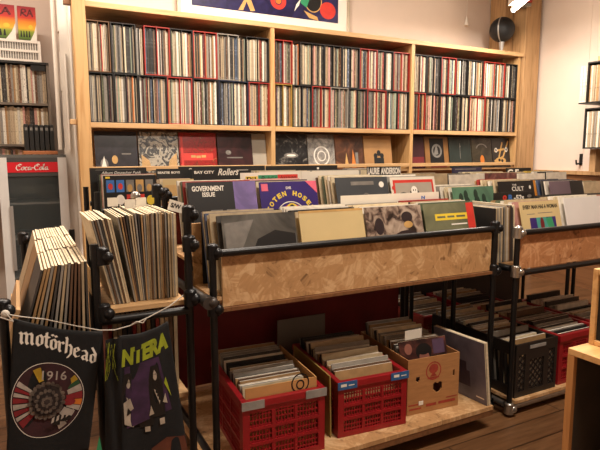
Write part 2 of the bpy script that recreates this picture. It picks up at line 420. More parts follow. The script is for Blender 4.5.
# (pixel spans were measured along the shelf; here in fractions of each bay) colour, start, end; None = loose records
def spans(vals, a, b): return [(c, (s - a) / (b - a), (e - a) / (b - a)) for c, s, e in vals]
ROWS = {
 (0, 1): spans([('brown', 86.5, 113.5), ('black', 114.5, 140), (None, 140.6, 148), ('red', 148.5, 174.5), ('black', 175, 197.6), ('red', 198, 221.5), ('grey', 222, 243), (None, 243.6, 250), ('black', 250.5, 273.5)], 85, 275),
 (0, 0): spans([('black', 88, 117.5), ('black', 118, 142.5), ('black', 143, 171.5), ('red', 172, 197), ('black', 197.5, 223), ('navy', 223.5, 252.5), ('red', 253, 274)], 87, 275.5),
 (1, 1): spans([('red', 278, 297.5), (None, 298, 304.5), ('black', 305, 328.5), ('black', 329, 345.7), ('black', 346.2, 362.7), ('red', 363.2, 379.5), ('black', 380, 394.7), ('red', 395.2, 411)], 277, 412),
 (1, 0): spans([('mustard', 278, 297), ('black', 297.5, 316.5), ('red', 317, 334.6), ('grey', 335, 352), ('black', 352.5, 370), ('red', 370.5, 388.5), ('black', 389, 411)], 277, 412),
 (2, 1): spans([('black', 415, 429.3), ('black', 429.8, 444), ('red', 444.5, 459), ('black', 459.4, 471), ('black', 471.4, 486), ('red', 487, 507.5), ('black', 508, 521)], 414, 522),
 (2, 0): spans([('red', 415, 429), ('black', 429.4, 443.5), ('black', 444, 458), ('black', 458.4, 473.5), ('red', 474, 489.5), ('black', 490, 505.5), ('black', 506, 520)], 414, 522)}
def unproj(t, bay):
    """bay fraction as seen -> fraction along the board (perspective of equal steps)"""
    n = [(80 + 255.5 * (bay + i)) / (1 + .215 * (bay + i)) for i in (0, 1)]
    x = n[0] + t * (n[1] - n[0])
    return (x - 80) / (255.5 - .215 * x) - bay
BAYN = ['pine-post bay', 'middle bay', 'timber-post bay']; ROWN = ['lower', 'upper']
bulk = MB(); n_ind = 0; MAXIND = 200
def spine_rec(x, t, z, yf, h, k, label, lean=0):
    mb = MB()
    a = math.radians(lean); ex = Vector((math.cos(a), 0, -math.sin(a))); ez = Vector((math.sin(a), 0, math.cos(a)))
    mb.slab(Vector((x, yf, z + max(0, t * math.sin(a)))), ex, Y, ez, t, .31, h)
    o = mb.build('shelved_record', SP[k]); tag(o, label, 'record'); return o
def fill(x0, x1, z, yf, seg, bay, row, ind):
    global n_ind
    x = x0; i = 0; themes = R.random()
    w = dict(SPW)
    if themes < .25:
        for q in ('black', 'charcoal', 'slate blue'): w[q] *= 2.2
    elif themes < .5:
        for q in ('cream', 'white', 'beige'): w[q] *= 1.8
    ts = []
    while sum(ts) < x1 - x0 - .004: ts.append(R.choice((.0055, .007, .008, .009, .010, .012, .015)))
    sc_ = (x1 - x0 - .0006) / sum(ts)
    for t in ts:
        t *= sc_
        k = pick(w); h = R.uniform(.306, .318); y = yf + R.uniform(.003, .016)
        i += 1
        if ind and n_ind < MAXIND:
            n_ind += 1
            spine_rec(x, t - .0008, z, y, h, k, '%s record spine, %s in the %s, %s row, %s' % (k, ORD(i), seg, ROWN[row], BAYN[bay]))
        else:
            bulk.slab(Vector((x, y, z)), X, Y, Z, t - .0008, .3, h, SPK.index(k))
        x += t
    return i
cnt = {}
for bay in (0, 1, 2):
    for row in (1, 0):
        z0 = hB + .0012 + row * .3385
        a = UX[bay] + (.026 if bay == 0 else .022); b = UX[bay + 1] - (.022 if bay < 2 else .036)
        ks = [c for c, _, _ in ROWS[(bay, row)]]; seen = {}
        for j, (c, s, e) in enumerate(ROWS[(bay, row)]):
            s, e = unproj(s, bay), unproj(e, bay)
            xa = max(a, UX[bay] + s * W); xb = min(b, UX[bay] + e * W)
            xa = a + .0005 if j == 0 else xa
            ind = bay < 2
            seen[c] = seen.get(c, 0) + 1
            if c is None:
                seg = 'loose run beside the %s box' % ks[j - 1]
                if seen[c] > 1: seg = 'loose run by the %s box' % ks[j - 1]
                fill(xa, xb, z0, YF + .03, seg, bay, row, ind); continue
            many = ks.count(c) > 1
            nm = ('%s %s box' % (ORD(seen[c]), c)) if many else '%s box' % c
            bx = empty('record_box', ((xa + xb) / 2, YF + .18, z0), ('%s two-compartment record box, %s %s one of the %s row, %s' % (c, ORD(seen[c]) if many else 'only', c, ROWN[row], BAYN[bay])), 'box', 'record boxes on the wall shelf')
            th = .006
            m = MB(); H = .335
            m.box(xa, xa + th, YF + .022, BY - .008, z0, z0 + H); m.box(xb - th, xb, YF + .022, BY - .008, z0, z0 + H)
            m.box(xa + th, xb - th, YF + .022, BY - .008, z0, z0 + th); m.box(xa + th, xb - th, YF + .022, BY - .008, z0 + H - th, z0 + H)
            m.box(xa + th, xb - th, BY - .013, BY - .008, z0 + th, z0 + H - th)
            m.build('case', BM[c], bx)
            md = (xa + xb) / 2
            MB().box(md - .0025, md + .0025, YF + .024, BY - .0135, z0 + th + .0002, z0 + H - th - .0002).build('divider', BM[c], bx)
            n = fill(xa + th + .001, md - .003, z0 + th + .0006, YF + .03, nm + "'s first half", bay, row, ind)
            fill(md + .003, xb - th - .001, z0 + th + .0006, YF + .03, nm + "'s second half", bay, row, ind)
o = bulk.build('shelved_record_spines', SPL); o['kind'] = 'stuff'
tag(o, 'packed spine-out records filling the rest of the wall shelf boxes towards the timber post', 'records')

# records shown face out on the ledge under the boxes
def display(x, y, w, m, label, art=None, lean=9):
    ey, ez = lean_axes(lean)
    z = hL - .051 + .005 * math.sin(math.radians(lean))
    P = Vector((x, y, z)); o = sleeve('display_record', P, X, ey, ez, w, .005, .30, [m, m]); tag(o, label, 'record', 'face-out records on the ledge')
    f = face_fn(P, X, ey, ez, w, .30)
    if art: pr = Print(f); art(pr); pr.build('cover_print', o)
    if 'tangled' in label or 'plastic' in label: mb = MB(); mb.slab(P - ey * .0035, X, ey, ez, w, .001, .302); mb.build('plastic_sleeve', film, o)
    return o
d1 = mottled('night cover', [(.3, '#151416'), (.5, '#25232a'), (.62, '#2f2a30'), (.75, '#6b5a55')], 7)
d2 = mottled('black and white tangle', [(.3, '#1a1919'), (.46, '#2b2a28'), (.52, '#b5ad9c'), (.7, '#8e8672')], 10, 6, 4)
d3 = mottled('red ornament cover', [(.3, '#7a1717'), (.5, '#9e2520'), (.6, '#6b2018'), (.7, '#b0603a')], 14, 6, 3)
d4 = mottled('dark maroon cover', [(.3, '#1f1415'), (.5, '#3a2022'), (.65, '#46282a'), (.75, '#7a6a66')], 6)
d5 = mottled('silver cover', [(.3, '#5d5a56'), (.5, '#8a857d'), (.7, '#b7b0a5')], 9, 6, 2.5)
d6 = mottled('brown figures', [(.3, '#33221b'), (.5, '#5a3827'), (.62, '#7d5236'), (.75, '#94694a')], 7)
d7 = mottled('black swirl', [(.35, '#131314'), (.55, '#2a2a2b'), (.66, '#77736c')], 9, 6, 4)
dd = plain('dark sleeve', '#26211f', .35, .25, 8); dk = plain('kraft cover', '#a57a48', .6, .1, 8); dgrn = plain('dark green sleeve', '#2a3330', .35, .2, 7)
display(.490, 4.0, .288, d1, 'dark sleeve with pale figures, first face-out record on the ledge beside the pine post',
        lambda p: p.ell(tan_ink, .45, .33, .07, .1).ell(grey_ink, .2, .22, .09, .14).poly(white_ink, [(.12, .1), (.2, .42), (.26, .12)]).rect(grey_ink, .62, .45, .84, .48))
display(.788, 4.0, .288, d2, 'black and cream tangled artwork sleeve, face-out between the dark and the red ones',
        lambda p: p.poly(tan_ink, [(.06, .05), (.06, .45), (.25, .3), (.3, .05)]).poly(tan_ink, [(.95, .05), (.95, .5), (.75, .3), (.7, .05)]).rect(black_ink, .28, .05, .72, .17))
display(1.084, 4.0, .288, d3, 'red ornamental sleeve, face-out on the ledge in the bay next to the pine post',
        lambda p: p.rect(redin, .1, .3, .9, .48).rect(tan_ink, .3, .37, .42, .43).rect(tan_ink, .44, .36, .56, .42).rect(tan_ink, .58, .37, .7, .43).rect(redin, .04, .05, .1, .9))
display(1.382, 4.0, .288, d4, 'dark maroon sleeve with a greyish band, face-out beside the red ornamental one',
        lambda p: p.rect(grey_ink, .25, .35, .7, .38).ell(grey_ink, .3, .5, .08, .06))
display(1.682, 4.03, .12, plain('plain pale sleeve', '#aca596', .5, .08, 8), 'plain pale sleeve edge standing beside the maroon record on the ledge')
display(1.862, 4.0, .30, d7, 'black sleeve with silvery swirls, face-out at the start of the middle bay',
        lambda p: p.ell(grey_ink, .5, .42, .22, .07).ell(white_ink, .5, .42, .14, .03))
display(2.170, 4.0, .26, d5, 'silver grey sleeve in shiny plastic, face-out in the middle bay',
        lambda p: p.ell(white_ink, .5, .4, .3, .28, 28, 0, 360, .85).ell(white_ink, .5, .4, .16, .15, 28, 0, 360, .8))
display(2.438, 4.0, .288, d6, 'brown sleeve with reddish figures, face-out in the middle bay',
        lambda p: p.poly(tan_ink, [(.3, .05), (.38, .5), (.46, .05)]).poly(orange_ink, [(.55, .05), (.62, .6), (.72, .05)]).rect(grey_ink, .7, .1, .8, .5))
display(2.735, 4.0, .30, dk, 'kraft brown sleeve with a small black figure group, face-out in the middle bay',
        lambda p: p.rect(black_ink, .34, .08, .7, .34).ell(black_ink, .4, .4, .07, .08).ell(black_ink, .52, .48, .07, .09).ell(black_ink, .63, .4, .07, .08))
display(3.235, 4.0, .18, plain('maroon and navy cover', '#3a1d22', .35, .3, 6), 'dark sleeve with a red lower corner, face-out next to the middle upright',
        lambda p: p.rect(dark_red, .1, .05, .95, .36))
display(3.425, 4.0, .288, plain('tan framed cover', '#8a6238', .4, .15, 8), 'tan-framed sleeve with a black and silver picture, face-out near the timber post',
        lambda p: p.rect(black_ink, .2, .12, .8, .95).ell(grey_ink, .5, .55, .22, .22, 20, 0, 360, .7).poly(grey_ink, [(.35, .4), (.5, .8), (.56, .45)]).rect(dark_red, .2, .02, .9, .1))
display(3.724, 4.0, .288, dgrn, 'dark grey-green sleeve with faint print, face-out third from the timber post',
        lambda p: p.rect(grey_ink, .48, .3, .5, .8).ell(grey_ink, .5, .7, .03, .03))
display(4.020, 4.0, .27, mottled('dark olive cover', [(.3, '#231f1a'), (.5, '#3a3428'), (.65, '#4f4a3a'), (.75, '#6b6350')], 8), 'dark olive sleeve with an orange spot, face-out second from the timber post',
        lambda p: p.ell(orange_ink, .5, .25, .1, .16).ell(grey_ink, .5, .6, .3, .2, 20, 20, 170, .8))
def bones(p):
    for a, b in (((.1, .2), (.6, .35)), ((.35, .3), (.6, .85)), ((.6, .35), (.95, .9)), ((.12, .55), (.7, .62))):
        d = Vector((b[0] - a[0], b[1] - a[1])); n = Vector((-d.y, d.x)).normalized() * .035
        p.poly(tan_ink, [(a[0] - n.x, a[1] - n.y), (b[0] - n.x, b[1] - n.y), (b[0] + n.x, b[1] + n.y), (a[0] + n.x, a[1] + n.y)])
    p.ell(tan_ink, .45, .22, .3, .12).ell(black_ink, .38, .24, .07, .05).ell(black_ink, .54, .22, .07, .05).ell(white_ink, .22, .58, .08, .08).ell(black_ink, .22, .58, .04, .05).ell(white_ink, .8, .6, .08, .08).ell(black_ink, .8, .6, .04, .05)
display(4.298, 4.0, .25, dd, 'black sleeve with a pale bony shape, face-out against the timber post', bones)

# framed picture above the shelf
pic = empty('framed_picture', (1.97, 4.28, hT), 'large framed navy print with colourful doodles standing on the wall shelf', 'picture')
px0, px1, pz0, pz1 = 1.17, 2.73, hT + .001, 3.36
m = MB()
for a in ((px0, px0 + .025, pz0, pz1), (px1 - .025, px1, pz0, pz1), (px0 + .025, px1 - .025, pz0, pz0 + .025), (px0 + .025, px1 - .025, pz1 - .025, pz1)):
    m.box(a[0], a[1], 4.272, 4.302, a[2], a[3])
m.build('frame', plain('silver frame', '#b9ad98', .4, .1, 10, metal=.4), pic)
MB().box(px0 + .025, px1 - .025, 4.285, 4.30, pz0 + .025, pz1 - .025).build('mat_board', plain('white mat', '#e8e0d6', .7, .03, 5), pic)
navy = mottled('navy print', [(.35, '#1d1a3d'), (.6, '#2a2652'), (.8, '#39346a')], 8)
f = lambda u, v, k: Vector((1.285 + u * 1.33, 4.2845 - .0004 * k, 2.452 + v * .80))
p = Print(f); p.rect(navy, 0, 0, 1, 1)
rr = random.Random(5)
for (cu, cv, ru, rv, mt, inn) in ((.56, .15, .055, .085, redin, .45), (.56, .15, .02, .03, orange_ink, 0), (.81, .2, .06, .11, black_ink, 0), (.81, .2, .065, .12, tan_ink, .9),
                              (.92, .12, .06, .09, redin, 0), (.2, .17, .12, .03, tan_ink, .7), (.08, .3, .05, .1, green_ink, .6), (.4, .4, .06, .1, yellow_ink, .5), (.7, .45, .08, .1, teal_ink, .6),
                              (.2, .55, .1, .14, pink_ink, .7), (.55, .65, .12, .1, orange_ink, .75), (.85, .6, .08, .14, white_ink, .8)):
    p.ell(mt, cu, cv, ru, rv, 22, 0, 360, inn)
p.poly(green_ink, [(.69, .3), (.72, .16), (.76, .12), (.78, .2), (.74, .34)]).poly(tan_ink, [(.74, .09), (.84, .04), (.85, .0), (.78, .02)])
p.poly(tan_ink, [(.3, .3), (.33, .12), (.29, .01), (.32, .01), (.345, .1), (.37, .01), (.4, .02), (.37, .14), (.38, .3)]).poly(navy, [(.33, .25), (.345, .16), (.36, .25)])
for i in range(14):
    u, v = rr.uniform(.03, .97), rr.uniform(.08, .95); a = rr.uniform(0, 3); d = Vector((math.cos(a) * .05, math.sin(a) * .08)); n = Vector((-d.y, d.x)) * .14
    p.poly(rr.choice((tan_ink, white_ink, yellow_ink)), [(u - d.x, v - d.y), (u + n.x, v + n.y), (u + d.x, v + d.y), (u - n.x, v - n.y)])
p.build('print', pic)

# globe loudspeaker on the shelf
sp = empty('globe_speaker', (4.43, 4.1, hT), 'black globe loudspeaker with a silver band on the shelf end by the timber post', 'loudspeaker')
c = Vector((4.40, 4.06, hT + .225))
MB().ball(c, .122, 0, 28, 18).build('globe', plain('black mesh', '#17181a', .55, .3, 120, bump=.3), sp)
m = MB()
for i in range(36):
    t0, t1 = 2 * math.pi * i / 36, 2 * math.pi * (i + 1) / 36
    dv = Vector((-.90, -.425, 0)).normalized(); sv = Vector((.425, -.90, 0)).normalized()
    q = [c + (dv * math.cos(t) + Z * math.sin(t)) * .1245 + sv * s for t in (t0, t1) for s in (-.006, .006)]
    m.add(q, [(0, 1, 3, 2)])
m.build('band', steel, sp)
MB().cyl((c.x, c.y, hT + .0005), (c.x, c.y, hT + .012), .05).cyl((c.x, c.y, hT + .012), (c.x, c.y, hT + .115), .014, 0, 10, .03).build('stand', steel, sp)
# pull cord on the back wall
pc = empty('pull_cord', (4.16, 4.30, 2.6), 'thin pull cord with a small white bell knob hanging on the back wall', 'cord')
MB().cyl((4.157, 4.305, 2.68), (4.157, 4.305, 3.49), .002, 0, 6).build('cord', white_paint, pc)
MB().cyl((4.157, 4.305, 2.60), (4.157, 4.305, 2.685), .024, 0, 12, .006).build('knob', white_paint, pc)
# fluorescent lamp
A, B = Vector((4.10, 3.66, 2.60)), Vector((3.40, 2.54, 2.60)); dv = (B - A).normalized()
lampo = empty('tube_lamp', (3.75, 3.1, 2.6), 'bright fluorescent tube lamp hanging in front of the timber post', 'lamp')
MB().cyl(A, B, .02, 0, 14).build('tube', emit('lit tube', (1, .86, .68, 1), 26), lampo)
MB().cyl(A - dv * .03, A, .023).cyl(B, B + dv * .03, .023).build('end_cap', steel, lampo)
m = MB(); sx = Vector((-dv.y, dv.x, 0))
m.slab(A + Z * .035 - sx * .05, dv, sx, Z, (B - A).length, .1, .05); m.build('housing', white_paint, lampo)
MB().cyl(A + dv * .2 + Z * .086, A + dv * .2 + Z * (CE - 2.6), .004, 0, 6).build('suspension', steel, lampo)
MB().cyl(B - dv * .2 + Z * .086, B - dv * .2 + Z * (CE - 2.6), .004, 0, 6).build('suspension', steel, lampo)
bk = empty('wall_bracket', (4.5, 3.88, 2.8), 'red bracket with a grey lip fixed high on the timber post', 'bracket')
MB().box(4.47, 4.61, 3.88, 4.02, 2.775, 2.92).build('plate', box_red, bk, bevel=.01)
MB().box(4.50, 4.608, 3.89, 4.0, 2.74, 2.773).build('lip', box_grey, bk, bevel=.01)

# ------------------------------------------------------------------ right wall shelf
rs = empty('side_shelf', (4.7, 3.1, 1.36), 'small dark-framed record shelf fixed to the plain wall beyond the timber post', 'shelf')
for z0, yy, c2 in ((1.745, 3.20, box_black), (1.345, 3.20, box_black)):
    m = MB(); y0, y1 = 2.3, yy
    m.box(4.54, RX - .004, y0, y1, z0, z0 + .012); m.box(4.54, RX - .004, y0, y1, z0 + .345, z0 + .357)
    m.box(4.54, RX - .004, y1 - .012, y1, z0 + .012, z0 + .345); m.box(4.54, RX - .004, y0, y0 + .012, z0 + .012, z0 + .345)
    m.build('case', c2, rs)
MB().box(4.60, RX - .004, 2.3, 3.15, 2.106, 2.15).build('top_rail', timber, rs)
MB().box(4.62, RX - .004, 3.12, 3.18, 1.137, 1.343).build('support', timber, rs)
MB().box(4.62, RX - .004, 2.35, 2.41, 1.137, 1.343).build('support', timber, rs)
for q, z0 in ((0, 1.7575), (1, 1.3575)):
    y = 3.184
    for i in range(24):
        t = R.uniform(.011, .017); k = R.choice(('grey', 'beige', 'white', 'grey', 'beige', 'grey', 'tan', 'brown', 'charcoal'))
        mb = MB(); mb.box(4.552 + R.uniform(0, .01), RX - .012, y - t, y, z0, z0 + R.uniform(.308, .318))
        o = mb.build('shelved_record', SP[k]); tag(o, '%s record spine, %s from the far end of the %s side shelf' % (k, ORD(i + 1), ('upper', 'lower')[q]), 'record')
        y -= t + .001
MB().box(4.545, RX - .004, 3.2005, 3.272, 1.745, 1.757).build('side_ledge', box_black, rs)
for i in range(5):
    y = 3.203 + i * .0135
    o = MB().box(4.55 - .004 * (i % 2), 4.86, y, y + .0125, 1.7575, 2.072 + .003 * (i % 3)).build('shelved_record', plain('pale sleeve with print', '#c9c1b2', .5, .25, 60))
    tag(o, 'pale sleeve standing outside the far end of the upper side shelf, %s from its case' % ORD(i + 1), 'record', 'pale sleeves outside the side shelf')
ho = empty('coat_hook', (4.85, 3.55, 1.2), 'small black hook on the plain wall below the side shelf', 'hook')
MB().box(4.858, RX - .001, 3.42, 3.45, 1.19, 1.30).build('plate', black_m, ho)
MB().cyl((4.857, 3.435, 1.21), (4.80, 3.435, 1.20), .008).cyl((4.80, 3.435, 1.20), (4.79, 3.435, 1.24), .008).build('prong', black_m, ho)

# ------------------------------------------------------------------ left nook: shelf, crate, coloured boxes, cooler
ls = empty('nook_shelf', (-.3, 5.15, 0), 'grey record shelf in the nook beyond the white column', 'shelf')
sg = plain('grey shelf board', '#6d6257', .55, .15, 8)
MB().box(.262, .282, 4.96, NY - .02, 0, 2.035).build('side_panel', sg, ls); MB().box(-.92, -.90, 4.96, NY - .02, 0, 2.035).build('side_panel', sg, ls)
for zz in (2.037, 1.712, 1.383, 1.05): MB().box(-.899 if zz < 2.03 else -.92, .261 if zz < 2.03 else .282, 4.955, NY - .02, zz - .018, zz).build('shelf_board', box_black if zz > 2 else sg, ls)
MB().box(.15, .255, 4.962, 4.975, 1.97, 2.018).build('label_strip', black_m, ls)
for q, z0 in ((0, 1.713), (1, 1.384), (2, 1.051)):
    x = .258; i = 0
    while x > -.16:
        t = R.uniform(.012, .022)
        k = R.choice(('brown', 'beige', 'cream', 'tan', 'white', 'grey', 'brown', 'pink', 'beige', 'charcoal')); i += 1
        o = MB().box(x - t, x - .001, 4.98 + R.uniform(0, .012), 5.28, z0, z0 + R.uniform(.285, .302)).build('shelved_record', SP[k])
        tag(o, '%s record spine, %s from the column on the nook shelf, %s row' % (k, ORD(i), ('top', 'middle', 'bottom')[q]), 'record'); x -= t
wc = empty('slotted_crate', (-.05, 5.1, 2.038), 'white slotted plastic crate on top of the nook shelf', 'crate')
m = MB(); cx0, cx1 = -.38, .232
for zz in (2.0385, 2.112, 2.185): m.box(cx0, cx1, 4.97, 4.985, zz, zz + .018)
n = 34
for i in range(n + 1):
    x = cx0 + (cx1 - cx0 - .006) * i / n; w = .02 if i in (0, n) else .006
    m.box(x if i < n else cx1 - .02, (x + w) if i < n else cx1, 4.972, 4.984, 2.0565, 2.1850)
m.build('front_grille', white_paint, wc)
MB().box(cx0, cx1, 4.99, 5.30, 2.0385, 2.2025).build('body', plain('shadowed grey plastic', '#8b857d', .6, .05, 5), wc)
rasta = None
m_, nt_, b_ = base('striped sunset print')
sepc = nt_.nodes.new('ShaderNodeSeparateXYZ'); tcn = nt_.nodes.new('ShaderNodeTexCoord'); nt_.links.new(tcn.outputs['Generated'], sepc.inputs[0])
rp = ramp(nt_, sepc.outputs['Z'], [(0, col('#1d1d1a')), (.1, col('#55732e')), (.28, col('#8fa03a')), (.36, col('#e0b43a')), (.55, col('#e08a2c')), (.68, col('#c8352b')), (1, col('#8e1a26'))])
nt_.links.new(rp.outputs['Color'], b_.inputs['Base Color']); b_.inputs['Roughness'].default_value = .35
for (x0, x1, lab) in ((-.135, .062, 'red, yellow and green carton on the white slotted crate, cut by the photo edge'), (.080, .212, 'red, yellow and green carton on the white slotted crate, nearest the white column')):
    zt = 2.204
    o = MB().box(x0, x1, 5.02, 5.14, zt, zt + .27).build('carton', m_); tag(o, lab, 'carton', 'striped cartons')
    p = Print(lambda u, v, k: Vector((x0 + u * (x1 - x0), 5.02 - .0006 * k, zt + v * .27)))
    p.strokes(dark_red, [[(0, 0), (.15, 1), (.5, .95), (.55, .6), (.1, .5), (.6, 0)], [(.7, 0), (1.0, 1), (1.3, 0)], [(.85, .4), (1.15, .4)]], .22, 40, (.18, .72, .5, .2))
    for a in (.1, .25, .4, .55): p.poly(black_ink, [(a, .12), (a + .1, .12), (a + .07, .3), (a + .03, .3)])
    p.poly(white_ink, [(.62, .02), (1, .02), (1, .5), (.85, .25)]).ell(yellow_ink, .68, .42, .12, .06)
    p.build('front_print', o)
co = empty('drinks_cooler', (.03, 4.65, 0), 'glass-door drinks cooler with a red illuminated-style sign in the nook', 'cooler')
cxa, cxb, cy0, cy1, ch = -.112, .318, 4.20, 4.66, 1.30
MB().box(cxa, cxa + .03, cy0 + .03, cy1, .05, ch).box(cxb - .03, cxb, cy0 + .03, cy1, .05, ch).box(cxa + .03, cxb - .03, cy1 - .03, cy1, .05, ch).box(cxa + .03, cxb - .03, cy0 + .03, cy1 - .03, .05, .12).box(cxa + .03, cxb - .03, cy0 + .03, cy1 - .03, ch - .03, ch).build('cabinet', plain('cooler grey', '#55534f', .5, .06, 5), co)
bright = plain('white aluminium', '#d2d0cc', .4, .05, 8, metal=.1)
dr = MB().box(cxa, cxa + .055, cy0, cy0 + .028, .08, ch - .02).box(cxb - .058, cxb, cy0, cy0 + .028, .08, ch - .02).box(cxa + .055, cxb - .058, cy0, cy0 + .028, .08, .13).build('door', bright, co)
gl, gnt, gb = base('cooler glass'); gb.inputs['Base Color'].default_value = (.35, .4, .4, 1); gb.inputs['Roughness'].default_value = .05; gb.inputs['Transmission Weight'].default_value = .85; gb.inputs['Alpha'].default_value = .4
MB().box(cxa + .055, cxb - .058, cy0 + .008, cy0 + .016, .13, 1.15).build('glass_pane', gl, dr)
MB().box(cxa + .055, cxa + .075, cy0 - .012, cy0 - .001, .5, .95).build('handle', steel, dr)
sg2 = MB().box(cxa + .055, cxb - .058, cy0 + .002, cy0 + .024, 1.178, 1.248).build('sign', plain('sign red', '#c01622', .4, .05, 6), co)
MB().box(cxa + .055, cxb - .058, cy0 + .004, cy0 + .026, 1.2485, 1.279).build('top_trim', plain('cooler charcoal', '#3b3937', .5, .05, 6), co)
MB().box(cxa + .055, cxb - .058, cy0 + .004, cy0 + .026, 1.151, 1.1775).build('lower_trim', plain('cooler charcoal', '#3b3937', .5, .05, 6), co)
sw = cxb - .058 - (cxa + .055)
p = Print(lambda u, v, k: Vector((cxa + .055 + u * sw, cy0 + .0018 - .0005 * k, 1.178 + v * .07)))
def scr_C(x): return [[(x + .75, .95), (x + .5, 1.12), (x + .15, .85), (x, .35), (x + .2, 0), (x + .55, .1), (x + .75, .3)], [(x + .5, 1.1), (x + .35, .8), (x + .55, .7)]]
def scr_o(x): return [[(x + .3, .62), (x + .08, .5), (x, .2), (x + .12, 0), (x + .3, .1), (x + .38, .4), (x + .28, .62), (x + .5, .5)]]
def scr_c(x): return [[(x + .34, .5), (x + .22, .62), (x + .04, .4), (x + .04, .1), (x + .2, 0), (x + .42, .18)]]
def scr_a(x): return [[(x + .32, .55), (x + .15, .6), (x, .25), (x + .1, 0), (x + .28, .2), (x + .36, .6), (x + .33, .1), (x + .5, .1)]]
def scr_l(x): return [[(x, .1), (x + .2, .8), (x + .3, 1.15), (x + .18, 1.1), (x + .1, .4), (x + .14, .02), (x + .32, .15)]]
st = scr_C(0) + scr_o(.72) + scr_c(1.2) + scr_a(1.62) + [[(2.1, .38), (2.4, .42)]] + scr_C(2.5) + scr_o(3.22) + scr_l(3.66) + scr_a(3.98)
p.strokes(white_ink, st, .14, 35, (.17, .22, .142, .55), .35)
p.build('lettering', sg2)
for zz in (.42, .7, .95): MB().box(cxa + .04, cxb - .04, cy0 + .08, cy1 - .05, zz, zz + .012).build('wire_shelf', steel, co)
for i in range(6):
    x = .062 + i * .033
    o = MB().box(x, x + .028, 4.32, 4.60, ch + .0275, ch + .0275 + .185 + R.uniform(-.004, .004)).build('binder', black_m, bevel=.003)
    tag(o, '%s of the six black binders standing on the drinks cooler, counted from the nook side' % ORD(i + 1), 'binder', 'black binders on the cooler')
    MB().box(x + .006, x + .022, 4.3195, 4.3199, ch + .17, ch + .19).build('spine_tab', grey_ink, o)
o = MB().box(.05, .272, 4.30, 4.62, ch + .001, ch + .026).build('tray', plain('orange wood tray', '#a5643a', .5, .1, 8), bevel=.003); tag(o, 'thin orange-brown wooden tray under the black binders on the cooler', 'tray')

# ------------------------------------------------------------------ pipe-frame record browsers
def clamp(mb, c, r=.026, ax=Z, L=.03):
    c = Vector(c); mb.cyl(c - ax * L * .8, c + ax * L * .8, r * .9, 0, 14); mb.ball(c + (X if ax != X else Z) * r * .55 - Y * r * .5, r * .78, 0, 12, 8); mb.ball(c + ax * L * .8, r * .9, 0, 14, 8, (1, 1, .5) if ax == Z else (1, .5, 1))
def pipe_part(name, a, b, par, r=.0138, m=None): return MB().cyl(a, b, r, 0, 14).build(name, m or pipe, par)
def clamp_part(c, par, m=None, ax=Z):
    mb = MB(); clamp(mb, c, .026, ax); return mb.build('clamp', m or clampm, par)
def caster(x, y, par):
    o = MB().cyl((x, y, .075), (x, y, .10), .02, 0, 10).box(x - .022, x - .017, y - .02, y + .03, .022, .08).box(x + .017, x + .022, y - .02, y + .03, .022, .08).build('caster', clampm, par)
    MB().cyl((x - .014, y + .008, .033), (x + .014, y + .008, .033), .0325, 0, 18).build('wheel', black_m, o)
mbw = empty('record_browser', (1.33, 2.2, 0), 'long black pipe record browser on casters with the widest strand-board front panel', 'record rack')
XL, XR, YB = .612, 2.036, 1.865
for x in (XL, XR):
    pipe_part('post', (x, YB, .10), (x, YB, .955), mbw); pipe_part('post', (x, 2.56, .10), (x, 2.56, 1.12), mbw); pipe_part('post', (x, 2.20, .14), (x, 2.20, .84), mbw)
    clamp_part((x, YB, .945), mbw, clampm, Z); clamp_part((x, YB, .735), mbw, clampm); clamp_part((x, 2.56, 1.11), mbw)
    pipe_part('side_rail', (x, YB + .03, .735), (x, 2.535, .735), mbw, .0165, pipe_grey)
    pipe_part('side_rail', (x, YB + .02, .085 + .03), (x, 2.54, .115), mbw, .0165)
    caster(x, YB, mbw); caster(x, 2.56, mbw)
pipe_part('top_rail', (XL - .01, YB - .004, .942), (XR + .02, YB - .004, .942), mbw, .0145)
pipe_part('middle_rail', (XL, 2.2, .825), (XR, 2.2, .825), mbw, .0135)
pipe_part('back_rail', (XL, 2.56, 1.09), (XR, 2.56, 1.09), mbw, .0135)
MB().box(XL + .038, XR - .018, YB + .004, YB + .018, .737, .926).build('front_panel', osb_m, mbw)
MB().box(XL + .02, XR - .018, YB - .012, YB + .002, .722, .7355).build('panel_trim', walnut, mbw)
MB().box(XL + .02, XR - .018, YB + .02, 2.178, .747, .759).build('bin_floor', osb_m, mbw)
MB().box(XL - .01, XR - .018, 2.196, 2.54, .858, .872).build('bin_floor', osb_m, mbw)
MB().box(XL + .02, XR - .018, 2.180, 2.194, .75, 1.015).build('step_panel', osb_m, mbw)
MB().box(XL + .02, XR - .018, 2.578, 2.592, .13, 1.07).build('back_panel', dark_red, mbw)
MB().box(XL - .03, 1.935, 1.735, 2.535, .098, .1175).build('lower_shelf', osb_flat, mbw)
MB().box(XL - .03, 1.935, 1.737, 1.76, .07, .0975).build('shelf_batten', walnut, mbw)

# front row of the main browser
gphoto = mottled('grey photo', [(.3, '#3a3936'), (.5, '#5f5d58'), (.7, '#87837b')], 4)
def a_gray(p):
    p.rect(gphoto, .015, .015, .985, .985)
    p.poly(black_ink, [(.25, .0), (.33, .45), (.45, .68), (.7, .78), (.98, .72), (.98, 0)]).poly(grey_ink, [(.03, .4), (.03, .9), (.42, .93), (.25, .6)]).ell(gphoto, .72, .43, .09, .05)
fan_row(.685, 1.893, .760, 7, .028, 15, 'front row', 'dark grey photo sleeve with black silhouettes at the browser corner, front row', a_gray, gphoto, behind='dark grey silhouette sleeve')
def a_cream(p): p.rect(plain('pale blue picture', '#9a9c94', .5, .25, 20), .22, .25, .52, .55).rect(tan_ink, .0, .97, 1, 1)
fan_row(1.020, 1.893, .760, 7, .028, 15, 'front row', 'plain cream sleeve with a small pale picture, front row of the browser', a_cream, plain('cream cover', '#cbb684', .5, .06, 5), behind='plain cream sleeve')
